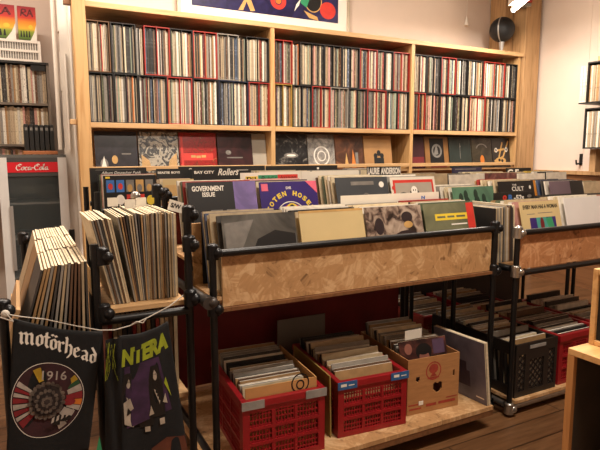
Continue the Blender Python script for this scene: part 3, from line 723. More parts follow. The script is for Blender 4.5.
sepia = mottled('sepia crowd photo', [(.34, '#2b211d'), (.44, '#6d5a50'), (.54, '#9a8878'), (.7, '#b5a392')], 24, 4, .8)
def a_sepia(p):
    p.ell(plain('brown black', '#2a1c1e', .5, .2, 9), .68, .42, .3, .22).ell(plain('brown black', '#2a1c1e', .5, .2, 9), .22, .72, .08, .12).ell(plain('brown black', '#2a1c1e', .5, .2, 9), .72, .83, .1, .08).ell(tan_ink, .73, .72, .08, .05).ell(grey_ink, .3, .5, .12, .1)
fan_row(1.345, 1.893, .760, 7, .028, 15, 'front row', 'sepia crowd photo sleeve in the front row of the browser', a_sepia, sepia, behind='sepia crowd photo sleeve')
olive = mottled('olive photo', [(.3, '#4d4f3c'), (.5, '#74765a'), (.7, '#8f9078')], 3.5)
def a_olive(p):
    p.rect(redin, .84, .55, .99, .99).rect(yellow_ink, .2, .74, .84, .84).text(olive, 'RECORD CLUB', .23, .76, .81, .82).rect(white_ink, .5, .66, .82, .68).ell(green_ink, .62, .36, .16, .12)
    p.ell(plain('bird pale', '#a5a88c', .5, .2, 20), .35, .4, .16, .2)
def a_olive(p):
    p.rect(redin, .84, .55, .99, .99).rect(yellow_ink, .2, .74, .84, .84).rect(olive, .24, .775, .4, .805).rect(olive, .44, .775, .58, .805).rect(olive, .62, .775, .8, .805).rect(white_ink, .5, .66, .82, .68).ell(green_ink, .62, .36, .16, .12)
fan_row(1.675, 1.893, .760, 7, .028, 15, 'front row', 'olive green sleeve with a yellow title and red corner, front row end', a_olive, olive, behind='olive green sleeve')
# middle row
def a_gi(p):
    p.rect(black_ink, .0, .0, .66, 1).rect(lilac, .66, .0, 1, 1)
    p.text(white_ink, 'GOVERNMENT', .06, .87, .52, .945, .03).text(white_ink, 'ISSUE', .2, .79, .38, .855, .03)
    for u in (.3, .53):
        p.ell(white_ink, u + .085, .36, .0, .0) if 0 else None
        p.rect(grey_ink, u, .40, u + .17, .60).rect(black_ink, u + .012, .41, u + .158, .588).poly(white_ink, [(u + .03, .43), (u + .04, .51), (u + .07, .48), (u + .08, .54), (u + .1, .49), (u + .13, .52), (u + .14, .43)])
fan_row(.648, 2.222, .873, 7, .030, 15, 'middle row', 'black sleeve with white title and a lilac side panel, middle row', a_gi, black_ink, w=.318, behind='black and lilac sleeve')
def a_dth(p):
    def arc(cx, cy, r, word, mt, s, a0, a1):
        for i, chx in enumerate(word):
            if chx == ' ': continue
            t = math.radians(a0 + (a1 - a0) * i / (len(word) - 1))
            ca, sa = math.cos(t - math.pi / 2), math.sin(t - math.pi / 2); ox, oy = cx + r * math.cos(t), cy + r * math.sin(t)
            p.text(mt, chx, -s * .45, -s * .5, s * .45, s * .5, .05, 0, lambda a, b: (ox + a * ca - b * sa, oy + a * sa + b * ca))
    p.text(white_ink, 'DIE', .45, .88, .54, .92, .02)
    arc(.5, .42, .40, 'TOTEN HOSEN', yellow_ink, .078, 157, 23)
    p.ell(white_ink, .5, .42, .27, .27, 20, 30, 150, .95)
    p.poly(pink_ink, [(.8, 1), (1, 1), (1, .8)]).rect(pink_ink, .03, .86, .14, .97)
    p.ell(redin, .52, .56, .16, .08).ell(yellow_ink, .52, .57, .1, .09).ell(black_ink, .52, .58, .05, .06).ell(blue_ink, .36, .56, .06, .05)
fan_row(.985, 2.224, .873, 7, .030, 15, 'middle row', 'purple sleeve with arched yellow lettering in the middle row', a_dth, purple, w=.30, h=.308, behind='purple yellow-lettered sleeve')
gslate = plain('slate grey cover', '#3e4246', .45, .12, 6)
def a_slate(p): p.rect(grey_ink, .28, .87, .72, .93).ell(white_ink, .87, .87, .05, .05).ell(grey_ink, .42, .6, .1, .1, 20, 0, 360, .9).ell(grey_ink, .55, .62, .08, .12, 20, 0, 360, .9)
fan_row(1.392, 2.220, .878, 7, .030, 15, 'middle row', 'slate grey sleeve with faint print and a white dot, middle row', a_slate, gslate, w=.315, behind='slate grey sleeve')
def a_redw(p):
    p.rect(redin, .05, .5, .95, .95).rect(plain('grey beige', '#a39a8c', .5, .1, 8), .09, .0, .91, .9).ell(black_ink, .5, .66, .12, .14).ell(white_ink, .5, .76, .07, .08).ell(black_ink, .48, .77, .012, .015).ell(black_ink, .53, .77, .012, .015)
    p.poly(black_ink, [(.2, .45), (.3, .66), (.45, .5)]).poly(black_ink, [(.55, .5), (.8, .62), (.7, .45)]).ell(black_ink, .25, .62, .14, .12, 20, 0, 360, .88).ell(black_ink, .78, .62, .12, .1, 20, 0, 360, .88)
    for i in range(7): p.ell(redin, .05, .1 + i * .12, .035, .035)
fan_row(1.728, 2.222, .873, 7, .030, 15, 'middle row', 'white sleeve with a red border around a drawn figure, middle row', a_redw, plain('white cover', '#d8d0c0', .5, .05, 8), w=.30, behind='red-bordered white sleeve')

# divider cards
def divider(x, y, z, w, h, m, label, texts, lean=7, name='divider_card'):
    ey, ez = lean_axes(lean); P = Vector((x, y, z + .003 * math.sin(math.radians(lean)) + .0006))
    o = MB().slab(P, X, ey, ez, w, .003, h).build(name, m, loc=P + X * (w / 2)); tag(o, label, 'divider card')
    if texts:
        p = Print(face_fn(P, X, ey, ez, w, h)); texts(p); p.build('lettering', o)
    return o
wcard = plain('white divider card', '#dcd6c9', .5, .05, 10)
divider(1.345, 2.150, .760, .60, .345, wcard, 'wide white divider card with a blue letter behind the sepia record', lambda p: p.text(blue_ink, 'N', .805, .90, .845, .95, .05), 3)
divider(.665, 2.158, .760, .62, .298, black_m, 'wide black divider card behind the dark grey silhouette record', None, 2)
divider(.985, 2.50, .873, .33, .336, wcard, 'white divider card lettered in green and red behind the purple record',
        lambda p: p.rect(yellow_ink, .08, .845, .28, .945).rect(green_ink, .29, .85, .62, .96).rect(redin, .62, .855, .97, .965).text(black_ink, 'Pil', .1, .865, .25, .935, .02).text(black_ink, 'Public', .33, .87, .6, .945, .0, .3).text(black_ink, 'Image', .66, .875, .94, .95, .0, .3), 6)
divider(1.33, 2.50, .873, .36, .336, wcard, 'blank white divider card behind the slate grey record', None, 6)

# back browser (third row)
bb = empty('record_browser', (1.2, 2.85, 0), 'low black pipe record browser in the back row, closest to the wall shelf', 'record rack')
for x in (.32, 2.12):
    for y in (2.625, 3.08): pipe_part('post', (x, y, 0), (x, y, 1.13), bb)
    pipe_part('side_rail', (x, 2.645, .86), (x, 3.06, .86), bb)
for y in (2.625, 3.08): pipe_part('long_rail', (.338, y, 1.04), (2.102, y, 1.04), bb, .0135)
MB().box(.345, 2.095, 2.645, 3.06, .874, .888).build('bin_floor', osb_m, bb)
MB().box(.345, 2.095, 2.641, 2.6445, .874, 1.02).build('front_panel', osb_m, bb)
divider(.335, 2.99, .888, .29, .342, black_m, 'black divider card with handwritten white words behind the picture-grid record, beside the pine post',
        lambda p: p.text(white_ink, 'Album Deutscher Punk', .2, .905, .9, .945, .005, .25).rect(grey_ink, .1, .965, .8, .972), 3)
def a_grid(p):
    p.rect(black_ink, 0, 0, 1, 1)
    for i, mt in enumerate((blue_ink, blue_ink, grey_ink, tan_ink, grey_ink)):
        u = .05 + i * .185; p.rect(mt, u, .74, u + .15, .93)
        if i < 2: p.ell(redin, u + .075, .83, .045, .05)
        else: p.ell(tan_ink if mt is grey_ink else grey_ink, u + .07, .8, .05, .06)
    p.rect(redin, .42, .5, .76, .7).rect(dark_red, .45, .56, .57, .64).rect(dark_red, .6, .56, .73, .64).ell(white_ink, .3, .62, .08, .08).ell(yellow_ink, .88, .6, .08, .08).rect(yellow_ink, .04, .955, .12, .985)
fan_row(.365, 2.72, .8885, 5, .05, 5, 'back row', 'black sleeve with a grid of small colour pictures, back row by the pine post', a_grid, black_ink, w=.25, h=.31, behind='picture-grid black sleeve')
divider(.665, 2.93, .888, .14, .335, black_m, 'narrow black divider card with white capitals above the tan landscape record', lambda p: p.text(white_ink, 'BEASTIE', .06, .92, .52, .955, .03).text(white_ink, 'BOYS', .58, .92, .92, .955, .03), 4)
def a_tanl(p): p.rect(plain('sand picture', '#c9a56c', .5, .15, 8), .06, .3, .94, .9).ell(green_ink, .78, .62, .08, .12).ell(orange_ink, .55, .55, .12, .12).ell(yellow_ink, .45, .65, .08, .06)
fan_row(.655, 2.74, .8885, 4, .045, 5, 'back row', 'cream sleeve with a tan landscape picture, back row beside the picture grid', a_tanl, plain('cream cover', '#cbb684', .5, .06, 5), w=.16, h=.285, behind='tan landscape sleeve')
divider(.826, 2.80, .888, .335, .347, black_m, 'black divider card lettered in capitals and white script behind the lilac-panelled record',
        lambda p: p.text(white_ink, 'BAY CITY', .03, .89, .36, .935, .04).text(white_ink, 'Rollers', .42, .86, .78, .965, .02, .35).rect(white_ink, .74, .935, .95, .942), 4)
divider(.79, 2.95, .888, .52, .345, black_m, 'black divider card with a line of white handwriting just behind the script-lettered one', lambda p: p.strokes(white_ink, [[(i * .5 + a, b) for a, b in ((0, 0), (.1, .8), (.2, .1), (.35, .6), (.45, .1))] for i in range(9)], .14, 35, (.12, .955, .11, .022), .4), 3)
divider(1.32, 2.96, .888, .50, .342, black_m, 'plain black divider card in the middle of the back row', lambda p: p.rect(white_ink, .7, .93, .73, .965), 3)
divider(1.845, 2.66, .888, .25, .338, black_m, 'black divider card with bold white hand-lettered capitals, back row end',
        lambda p: p.text(white_ink, 'LAURIE', .02, .86, .36, .98, .05).text(white_ink, 'ANDERSON', .40, .86, .99, .98, .05), 4)
for x0, n, nm in ((1.17, 5, 'third bay from the pine post'), (1.50, 5, 'fourth bay from the pine post')):
    fan_row(x0, 2.70, .8885, n, .042, 5, 'back row', 'white-topped sleeve at the front of the back row, %s' % nm, None, plain('white cover', '#d8d0c0', .5, .05, 8), behind='white-topped sleeve of the ' + nm.replace(' from the pine post', ''), h=.318)
fan_row(1.845, 2.72, .8885, 5, .05, 4, 'back row', 'cream sleeve behind the hand-lettered capitals divider, back row', None, SL['cream'], behind='hand-lettered divider', w=.245)

# second browser on the right
b2 = empty('record_browser', (2.85, 2.2, 0), 'second black pipe record browser with a reddish strand-board panel, near the pine cabinet', 'record rack')
XA, XB2, YC = 2.105, 3.56, 1.79
for x in (XA, XB2):
    pipe_part('post', (x, YC, .012), (x, YC, .935), b2); pipe_part('post', (x, 2.56, 0), (x, 2.56, 1.02), b2); pipe_part('post', (x, 2.20, .1), (x, 2.20, .99), b2)
    clamp_part((x, YC, .925), b2, chrome); clamp_part((x, YC, .735), b2, chrome); clamp_part((x, YC, .04), b2, chrome); clamp_part((x, 2.56, 1.0), b2)
    pipe_part('side_rail', (x, YC + .03, .745), (x, 2.535, .745), b2, .0165); pipe_part('side_rail', (x, YC + .03, .052), (x, 2.535, .052), b2, .015, chrome)
pipe_part('top_rail', (XA, YC - .004, .926), (XB2, YC - .004, .926), b2, .0145)
pipe_part('lower_rail', (XA, YC - .004, .728), (XB2, YC - .004, .728), b2, .0145)
pipe_part('middle_rail', (XA, 2.185, .985), (XB2, 2.185, .985), b2, .0135)
pipe_part('floor_rail', (XA, YC, .045), (XB2, YC, .045), b2, .015, chrome)
MB().box(XA + .02, XB2 - .018, YC + .006, YC + .018, .745, .911).build('front_panel', osb_red, b2)
MB().box(XA + .02, XB2 - .018, YC + .02, 2.178, .747, .759).build('bin_floor', osb_m, b2); MB().box(2.054, XA + .0198, 1.889, 2.178, .747, .759).build('gap_floor', osb_m, b2)
MB().box(XA + .02, XB2 - .018, 2.196, 2.545, .796, .810).build('bin_floor', osb_m, b2)
MB().box(XA + .02, XB2 - .018, 2.180, 2.194, .75, .970).build('step_panel', osb_m, b2)
MB().box(XA + .022, XB2 - .018, YC - .02, 2.53, .0665, .082).build('lower_shelf', osb_flat, b2)
def a_emw(p):
    p.text(black_ink, 'EVERY MAN HAS A WOMAN', .07, .87, .95, .94, .04).rect(grey_ink, .15, .78, .35, .79).rect(grey_ink, .42, .79, .8, .8)
    p.rect(purple, .2, .38, .86, .72).poly(teal_ink, [(.38, .38), (.36, .72), (.62, .72), (.66, .55), (.5, .38)]).poly(yellow_ink, [(.5, .38), (.58, .5), (.74, .47), (.74, .38)]).poly(green_ink, [(.66, .5), (.6, .7), (.76, .72), (.8, .55)]).ell(dark_red, .5, .6, .05, .12)
fan_row(2.245, 1.838, .760, 7, .028, 14, 'second browser front', 'cream sleeve with black title over a purple and green picture', a_emw, plain('cream cover', '#d0c09a', .5, .06, 5), w=.295, h=.305, behind='purple and green picture sleeve')
def a_wh(p): p.ell(grey_ink, .33, .36, .09, .1).ell(white_ink, .33, .36, .03, .03)
fan_row(2.585, 1.838, .760, 7, .028, 14, 'second browser front', 'blank white sleeve with a grey disc, second browser front', a_wh, plain('bright white cover', '#d9d6d2', .5, .03, 8), behind='blank white sleeve', h=.312)
fan_row(2.925, 1.838, .760, 5, .03, 14, 'second browser front', 'grey sleeve beside the blank white one, second browser front', None, SL['grey'], behind='grey front sleeve')
divider(2.33, 2.140, .760, .315, .325, black_m, 'black divider card with chalk colour letters between the two rows of the second browser',
        lambda p: p.ell(redin, .27, .91, .05, .045, 16, 0, 360, .3).text(blue_ink, 'B', .36, .84, .46, .96, .05).text(white_ink, '-52s', .5, .86, .76, .95, .04).ell(grey_ink, .9, .92, .06, .03), 3)
for i in range(15):
    x = 2.052 + i * .0098; k = 'black' if i < 1 else R.choice(('grey', 'cream', 'white', 'charcoal', 'tan', 'white', 'beige', 'cream', 'brown'))
    a = math.radians(-1.5 - i * .15); ez = Vector((math.sin(a), 0, math.cos(a))); ex = Vector((math.cos(a), 0, -math.sin(a)))
    P = Vector((x + .012, 1.89, .7635))
    o = sleeve('record_sleeve', P, ex, Y, ez, R.uniform(.004, .0075), .28, .285 * R.uniform(.95, 1.0), [SL[k], SL[k]]); tag(o, '%s sleeve edge, %s of the sideways ones in the gap between the two browsers' % (k, ORD(i + 1)), 'record')
# middle row of the second browser
grn = mottled('green photo', [(.3, '#3f5f4d'), (.5, '#5f8a6d'), (.7, '#7fa487')], 3)
def a_grn(p):
    dkg = plain('dark green ink', '#22382c', .5, .2, 9)
    for u, v in ((.2, .0), (.32, .1), (.56, .12), (.75, -.05)): p.ell(dkg, u, .5 + v * .5, .09, .28).ell(dkg, u - .02, .8 + v * .5, .05, .09)
    p.poly(dkg, [(.0, .25), (.9, .35), (.9, 0), (0, 0)]).rect(white_ink, .2, .22, .6, .25)
fan_row(2.155, 2.222, .8115, 7, .030, 14, 'second browser middle row', 'green-tinted sleeve with dark figures, second browser by the gap', a_grn, grn, behind='green-tinted sleeve', h=.31)
def a_cult(p): p.text(white_ink, 'CULT', .36, .82, .70, .90, .02).text(white_ink, 'THE', .38, .915, .5, .945, .02).ell(white_ink, .88, .88, .03, .035).ell(white_ink, .5, .62, .16, .14, 18, 10, 170, .88)
fan_row(2.505, 2.212, .8115, 7, .030, 14, 'second browser middle row', 'black sleeve with a white four-letter title, second browser', a_cult, black_ink, w=.30, h=.335, behind='black four-letter-title sleeve')
fan_row(2.822, 2.285, .8115, 4, .04, 14, 'second browser middle row', 'narrow orange sleeve edge beside the black titled record, second browser', None, plain('orange cover', '#cf8428', .5, .08, 8), w=.09, h=.33, behind='narrow orange sleeve')
mauve = plain('mauve cover', '#6f5d68', .5, .12, 6)
def a_the(p): p.rect(black_ink, .6, .0, 1, 1).text(pink_ink, 'THE', .38, .56, .54, .64, .01).ell(white_ink, .72, .52, .13, .13, 22, 0, 360, .72)
fan_row(2.955, 2.215, .8115, 7, .030, 14, 'second browser middle row', 'mauve sleeve with a black side and a pale ring, second browser', a_the, mauve, h=.325, behind='mauve ring sleeve')
fan_row(3.29, 2.22, .8115, 4, .036, 14, 'second browser middle row', 'beige sleeve beside the mauve ring one, second browser', None, SL['beige'], w=.24, behind='beige front sleeve')
# fourth browser, far right back
b3 = empty('record_browser', (2.95, 2.87, 0), 'pipe record browser behind the second one, its sleeve tops level with the shelf ledge', 'record rack')
for x in (2.17, 3.74):
    for y in (2.64, 3.10): pipe_part('post', (x, y, 0), (x, y, 1.08), b3)
    pipe_part('side_rail', (x, 2.66, .82), (x, 3.08, .82), b3)
for y in (2.64, 3.10): pipe_part('long_rail', (2.188, y, .98), (3.722, y, .98), b3, .0135)
MB().box(2.195, 3.715, 2.66, 3.08, .834, .848).build('bin_floor', osb_m, b3)
MB().box(2.19, 3.72, 3.12, 3.132, .02, .97).build('back_panel', plain('dark backdrop board', '#2a211c', .7, .15, 8), b3)  # added sheet hides the floor; darkness behind the crates is in its colour
redish = mottled('dark red pattern', [(.35, '#4f2a2a'), (.55, '#7a4640'), (.7, '#a58a80')], 9)
for j, (x0, m, nm, hh) in enumerate(((2.205, SL['beige'], 'beige', .325), (2.53, SL['white'], 'white', .315), (2.855, redish, 'dark red patterned', .32), (3.18, SL['white'], 'off-white', .31), (3.48, SL['white'], 'milky white', .315))):
    fan_row(x0, 2.70, .849, 5, .06, 5, 'far browser', '%s sleeve at the front of the far browser, %s bay' % (nm, ORD(j + 1)), None, m, w=.28 if j == 3 else .31 if j < 4 else .22, h=hh, behind='%s sleeve' % nm)
divider(2.86, 3.03, .849, .30, .352, plain('navy card', '#2a2540', .5, .15, 10), 'narrow navy divider card lying over the far browser tops', lambda p: p.rect(grey_ink, .1, .95, .8, .97), 4)
divider(3.42, 3.03, .849, .285, .34, black_m, 'black divider card with white capitals at the end of the far browser', lambda p: p.text(white_ink, 'C.F', .05, .82, .5, .97, .04), 4)

# ------------------------------------------------------------------ left rack with sideways records
lr = empty('side_rack', (.2, 2.2, 0), 'black pipe rack in two heights holding sideways records, hung with black shirts', 'record rack')
for x, y, zt in ((.208, 1.855, 1.01), (.522, 1.865, 1.12), (-.062, 1.80, .86), (.007, 2.90, .93), (.533, 2.36, 1.16), (.225, 2.90, .93)):
    pipe_part('post', (x, y, 0), (x, y, zt), lr)
for c in ((.232, 1.855, .965), (.228, 1.855, .775), (.525, 1.855, 1.09), (.522, 1.85, .985), (-.062, 1.80, .84), (.007, 2.88, .90), (.522, 1.85, .79), (.533, 2.36, 1.14), (.20, 2.3, 1.10)): clamp_part(c, lr) if c[1] != 2.3 else None
pipe_part('front_rail', (.208, 1.865, .745), (.522, 1.865, .745), lr, .015)
pipe_part('cross_pipe', (.548, 1.95, .80), (.571, 1.815, .785), lr, .015, pipe_grey)
clamp_part((.569, 1.80, .783), lr, pipe_grey, Y)
MB().box(.226, .516, 1.885, 2.35, .762, .778).build('high_floor', pine_x, lr)
MB().box(-.06, .19, 1.835, 2.88, .625, .641).build('low_floor', pine_x, lr)
MB().box(.226, .516, 1.885, 2.35, .412, .428).build('bottom_floor', pine_x, lr)
MB().box(.2275, .2305, 1.93, 2.34, .779, .86).build('end_board', pine_z, lr)
a = math.radians(17); ez = Vector((math.sin(a), 0, math.cos(a))); ex = Vector((math.cos(a), 0, -math.sin(a)))
MB().slab(Vector((-.083, 1.84, .645)), ex, Y, ez, .012, .45, .19).build('leaning_side_board', pine_y, lr)
chl = MB(); chl.ball((.452, 2.42, 1.12), .022).cyl((.452, 2.42, .7), (.452, 2.42, 1.1), .012).build('clamp', chrome, lr)
def side_rec(x, y, z, deg, k, label, h=LP, w=LP, t=.0042):
    """record standing front to back, thickness along X; deg leans its top to +X"""
    a = math.radians(deg); ez = Vector((math.sin(a), 0, math.cos(a))); ex = Vector((math.cos(a), 0, -math.sin(a)))
    P = Vector((x, y, z + max(0, t * math.sin(a)) + .0006))
    mb = MB(); mb.slab(P, ex, Y, ez, t, w, h, [0, 1, 0, 0, 0, 0])
    o = mb.build('record_sleeve', [SL[k], paper], loc=P); tag(o, label, 'record'); return o
# high stack
i = 0
for j in range(9):
    i += 1; k = pick(EDW)
    side_rec(.272 + j * .0064, 1.93 + R.uniform(0, .008), .7785, -12.5 + j * .35, k, '%s sleeve edge, %s of the tilted records at the start of the high stack' % (k, ORD(j + 1)), LP * R.uniform(.96, .99), LP, .0056)
for j in range(30):
    k = pick(EDW); deg = -9 + j * .9 if j < 10 else 0
    x = .345 + j * .0053
    side_rec(x, 1.935 + R.uniform(0, .012), .7785, deg, k, '%s sleeve edge, %s of the upright records in the high stack' % (k, ORD(j + 1)), LP * R.uniform(.975, 1.01), LP, .0047)
# low stack in three ranks
RK = ('front', 'middle', 'back')
for q in range(3):
    for j in range(14):
        k = pick(EDW); deg = 17 - 16.6 * j / 13
        x = -.043 + j * .0167
        side_rec(x, 1.842 + q * .337 + R.uniform(0, .006), .6415, deg, k, '%s sleeve edge in the low stack, %s rank, %s from the leaning board' % (k, RK[q], ORD(j + 1)), LP * R.uniform(.985, 1.01), LP, .0078 * R.uniform(.85, 1))
# below
for j in range(15):
    k = R.choice(('brown', 'tan', 'red', 'beige', 'black', 'cream', 'green', 'charcoal', 'red')); x = .25 + j * .0165
    side_rec(x, 1.93 + R.uniform(0, .01), .4285, 0, k, '%s sleeve edge, %s along under the high stack' % (k, ORD(j + 1)), .305, LP, .0125)
# tab cards
for (x, y, z, lab) in ((.375, 2.12, 1.0955, 'front'), (.43, 2.19, 1.0955, 'rear'), (.33, 2.24, 1.0955, 'leaning')):
    o = MB().box(x - .02, x + .02, y, y + .0015, z, z + .035).build('tab_card', wcard); tag(o, 'blank white tab card, the %s one sticking up from the high stack' % lab, 'tab card')
P = Vector((.487, 2.0, 1.097)); ex = Vector((.93, .2, -.3)).normalized(); ez = Vector((.25, 0, .95)).normalized(); ey = ez.cross(ex).normalized()
o = MB().slab(P, ex, ey, ez, .06, .0015, .04).build('tab_card', wcard, loc=P); tag(o, 'tilted white tab card with dark lettering at the clamp end of the high stack', 'tab card')
p = Print(lambda u, v, k: P + ex * (u * .06) + ez * (v * .04) - ey * (.0005 * k)); p.text(black_ink, 'S/W', .15, .3, .85, .75, .04); p.build('lettering', o)

# string and shirts
sy = 1.785
pts = [(-.055, 1.745, .842), (-.015, 1.764, .823), (.05, sy, .80), (.13, sy, .768), (.205, sy, .741), (.25, sy, .735), (.30, sy, .742), (.36, sy, .762), (.43, sy, .79), (.487, 1.82, .812)]
pts = [Vector(q) for q in pts]
st = MB().tube(pts, .0022).ball(pts[0], .012).tube([pts[0] + Vector((.0, -.02, .01)), pts[0] + Vector((.02, -.02, -.02)), pts[0] + Vector((-.015, -.025, .0))], .002).tube([pts[6], pts[6] + Vector((.02, -.004, .012)), pts[6] + Vector((.04, -.003, .004)), pts[6] + Vector((.055, 0, .02))], .0022).build('string', plain('white string', '#b9b2a6', .8, .1, 30))
tag(st, 'thin white string knotted between the rack clamps, carrying the shirts', 'string')
def shirt(name, tl, tr, bl, br, lab, fold, seed):
    tl, tr, bl, br = map(Vector, (tl, tr, bl, br))
    def fn(u, v, k):      # u right, v up
        q = (bl * (1 - u) + br * u) * (1 - v) + (tl * (1 - u) + tr * u) * v
        d = fold * (math.sin(u * 7 + seed + v * 2) * (1.2 - v) + .5 * math.sin(u * 15 - v * 6 + seed))
        return q + Vector((0, -d - .00055 * k - .004, .0 - .012 * math.sin(math.pi * u) * v))
    nu, nv = 30, 36; vs = []; fs = []
    for b in (0, 1):
        for j in range(nv + 1):
            for i in range(nu + 1):
                q = fn(i / nu, j / nv, 0); vs.append(q + Vector((0, .012, 0)) if b else q)
    S = (nu + 1) * (nv + 1)
    for j in range(nv):
        for i in range(nu):
            a = j * (nu + 1) + i; fs.append((a, a + 1, a + nu + 2, a + nu + 1)); fs.append((S + a, S + a + nu + 1, S + a + nu + 2, S + a + 1))
    for i in range(nu):
        fs.append((i, S + i, S + i + 1, i + 1)); a = nv * (nu + 1) + i; fs.append((a, a + 1, S + a + 1, S + a))
    for j in range(nv):
        a = j * (nu + 1); fs.append((a, a + nu + 1, S + a + nu + 1, S + a)); a += nu; fs.append((a, S + a, S + a + nu + 1, a + nu + 1))
    mb = MB(); mb.add(vs, fs, 0, True); o = mb.build(name, cloth); tag(o, lab, 't-shirt', 'band shirts on the string')
    return o, fn
s1, fn1 = shirt('t_shirt', (-.036, sy - .012, .818), (.212, sy - .012, .738), (-.085, sy - .02, .36), (.150, sy - .02, .36), 'black shirt with white blackletter name over a round emblem, hung on the string', .0035, 0)
def arcw(u, v): return (u, v + .055 * (1 - ((u - .30) / .62) ** 2) - .10 * max(0, u - .35))
def minim(x, h=1.0, lo=0.0): return [[(x - .1, h - .06), (x + .02, h - .16), (x + .02, lo + .2), (x + .13, lo + .05)]]
def bl_m(x): return minim(x) + minim(x + .42) + minim(x + .84) + [[(x + .1, .84), (x + .34, .98)], [(x + .52, .84), (x + .76, .98)]]
def bl_o(x): return [[(x + .02, .82), (x + .02, .2), (x + .2, .04), (x + .42, .22), (x + .42, .8), (x + .24, .97), (x + .02, .82)]]
def bl_t(x): return [[(x + .05, 1.3), (x + .05, .2), (x + .2, .05)], [(x - .12, .95), (x + .28, .95)]]
def bl_r(x): return minim(x) + [[(x + .08, .82), (x + .26, 1.0), (x + .36, .86)]]
def bl_h(x): return [[(x - .06, 1.55), (x + .02, 1.45), (x + .02, .1)], [(x + .08, .8), (x + .28, .98), (x + .45, .8), (x + .45, .15), (x + .2, -.3)]]
def bl_e(x): return [[(x + .02, .8), (x + .02, .2), (x + .2, .04), (x + .42, .2)], [(x + .02, .8), (x + .22, .97), (x + .4, .78), (x + .08, .45)]]
def bl_a(x): return [[(x + .02, .86), (x + .22, .97), (x + .4, .8), (x + .4, .2), (x + .52, .06)], [(x + .4, .55), (x + .1, .42), (x + .02, .2), (x + .16, .05), (x + .38, .2)]]
def bl_d(x): return [[(x + .05, 1.5), (x + .42, 1.0), (x + .42, .22), (x + .2, .04), (x + .02, .2), (x + .02, .78), (x + .24, .92), (x + .42, .75)]]
letters = bl_m(0) + bl_o(1.27) + bl_t(1.98) + bl_o(2.42) + [[(2.46, 1.32), (2.56, 1.26)], [(2.74, 1.32), (2.84, 1.26)]] + bl_r(3.12) + bl_h(3.72) + bl_e(4.46) + bl_a(5.16) + bl_d(5.94)
p = Print(fn1); p.strokes(white_ink, letters, .24, 40, (.09, .80, .134, .082), .2, arcw); p.build('band_name', s1)
p = Print(fn1)
ecu, ecv, eru, erv = .44, .46, .42, .285
maro = plain('maroon print', '#33151a', .85, .45, 14)
p.ell(white_ink, ecu, ecv, eru, erv, 48, 0, 360, .985); p.k += .3
p.ell(maro, ecu, ecv, eru * .975, erv * .975, 48, 0, 360, .05)
wm = plain('faded white print', '#a39b92', .85, .25, 40); rm = plain('faded red print', '#7a1c22', .85, .3, 30); ym = plain('faded gold print', '#a98a1f', .8, .2, 30); gm = plain('faded green print', '#234a2c', .8, .2, 30)
for a0, a1, mt, r0, r1 in ((150, 158, wm, .45, .95), (160, 166, rm, .4, .95), (168, 174, wm, .4, .95), (176, 184, rm, .45, .95), (186, 194, wm, .5, .95), (196, 204, rm, .5, .95), (206, 212, wm, .55, .95), (214, 226, rm, .5, .92),
                   (108, 122, ym, .55, .9), (36, 46, ym, .6, .95), (28, 36, gm, .6, .95), (14, 27, wm, .55, .95), (0, 13, rm, .5, .95), (-12, -1, orange_ink, .5, .95), (-22, -13, wm, .55, .95), (-48, -24, wm, .5, .85), (-66, -50, wm, .55, .9)):
    p.ell(mt, ecu, ecv, eru * r1, erv * r1, 6, a0, a1, r0 / r1)
p.ell(rm, ecu + .25, ecv - .02, .07, .03).ell(black_ink, ecu + .2, ecv - .15, .1, .025).rect(black_ink, ecu + .08, ecv - .2, ecu + .16, ecv - .12)
bronze = plain('grey brown print', '#5c5149', .8, .6, 60)
br2 = plain('dark bronze print', '#2e2422', .85, .5, 60)
p.ell(br2, ecu - .02, ecv, .19, .128, 28)
for r_, n_, sz, mt in ((1.0, 22, .026, bronze), (.78, 18, .022, br2), (.62, 15, .022, bronze), (.40, 11, .02, br2), (.26, 8, .02, bronze)):
    for q in range(n_):
        t = 2 * math.pi * (q + .5 * r_) / n_; p.ell(mt, ecu - .02 + .19 * r_ * math.cos(t), ecv + .128 * r_ * math.sin(t), sz * (1.3 if q % 2 else .9), sz * .7 * (.9 if q % 2 else 1.2), 7)
p.ell(br2, ecu - .02, ecv, .03, .02, 12)
for q in range(5):
    u = ecu + .05 + q * .055; p.poly(wm, [(u, ecv - .17 + q * .012), (u + .03, ecv - .16 + q * .014), (u + .035, ecv - .12 + q * .015), (u + .008, ecv - .13 + q * .012)])
p.text(wm, '1916', .34, .625, .62, .695, .01)
p.build('round_emblem', s1)
s2, fn2 = shirt('t_shirt', (.262, sy - .012, .715), (.425, sy + .004, .735), (.245, sy - .03, .27), (.472, sy - .02, .27), 'black shirt with slanted lime capitals over a purple group picture, hung on the string', .0035, 2)
lw = lambda u, v: (u, v + .06 * (u - .3))
p = Print(fn2); p.text(lime_ink, 'NTERA', .03, .785, .93, .915, .06, .12, lw); p.build('band_name', s2)
p = Print(fn2)
p.poly(dusty, [(.1, .30), (.08, .76), (.72, .79), (.84, .36)])
sk = plain('pale print', '#a89c8c', .8, .2, 40)
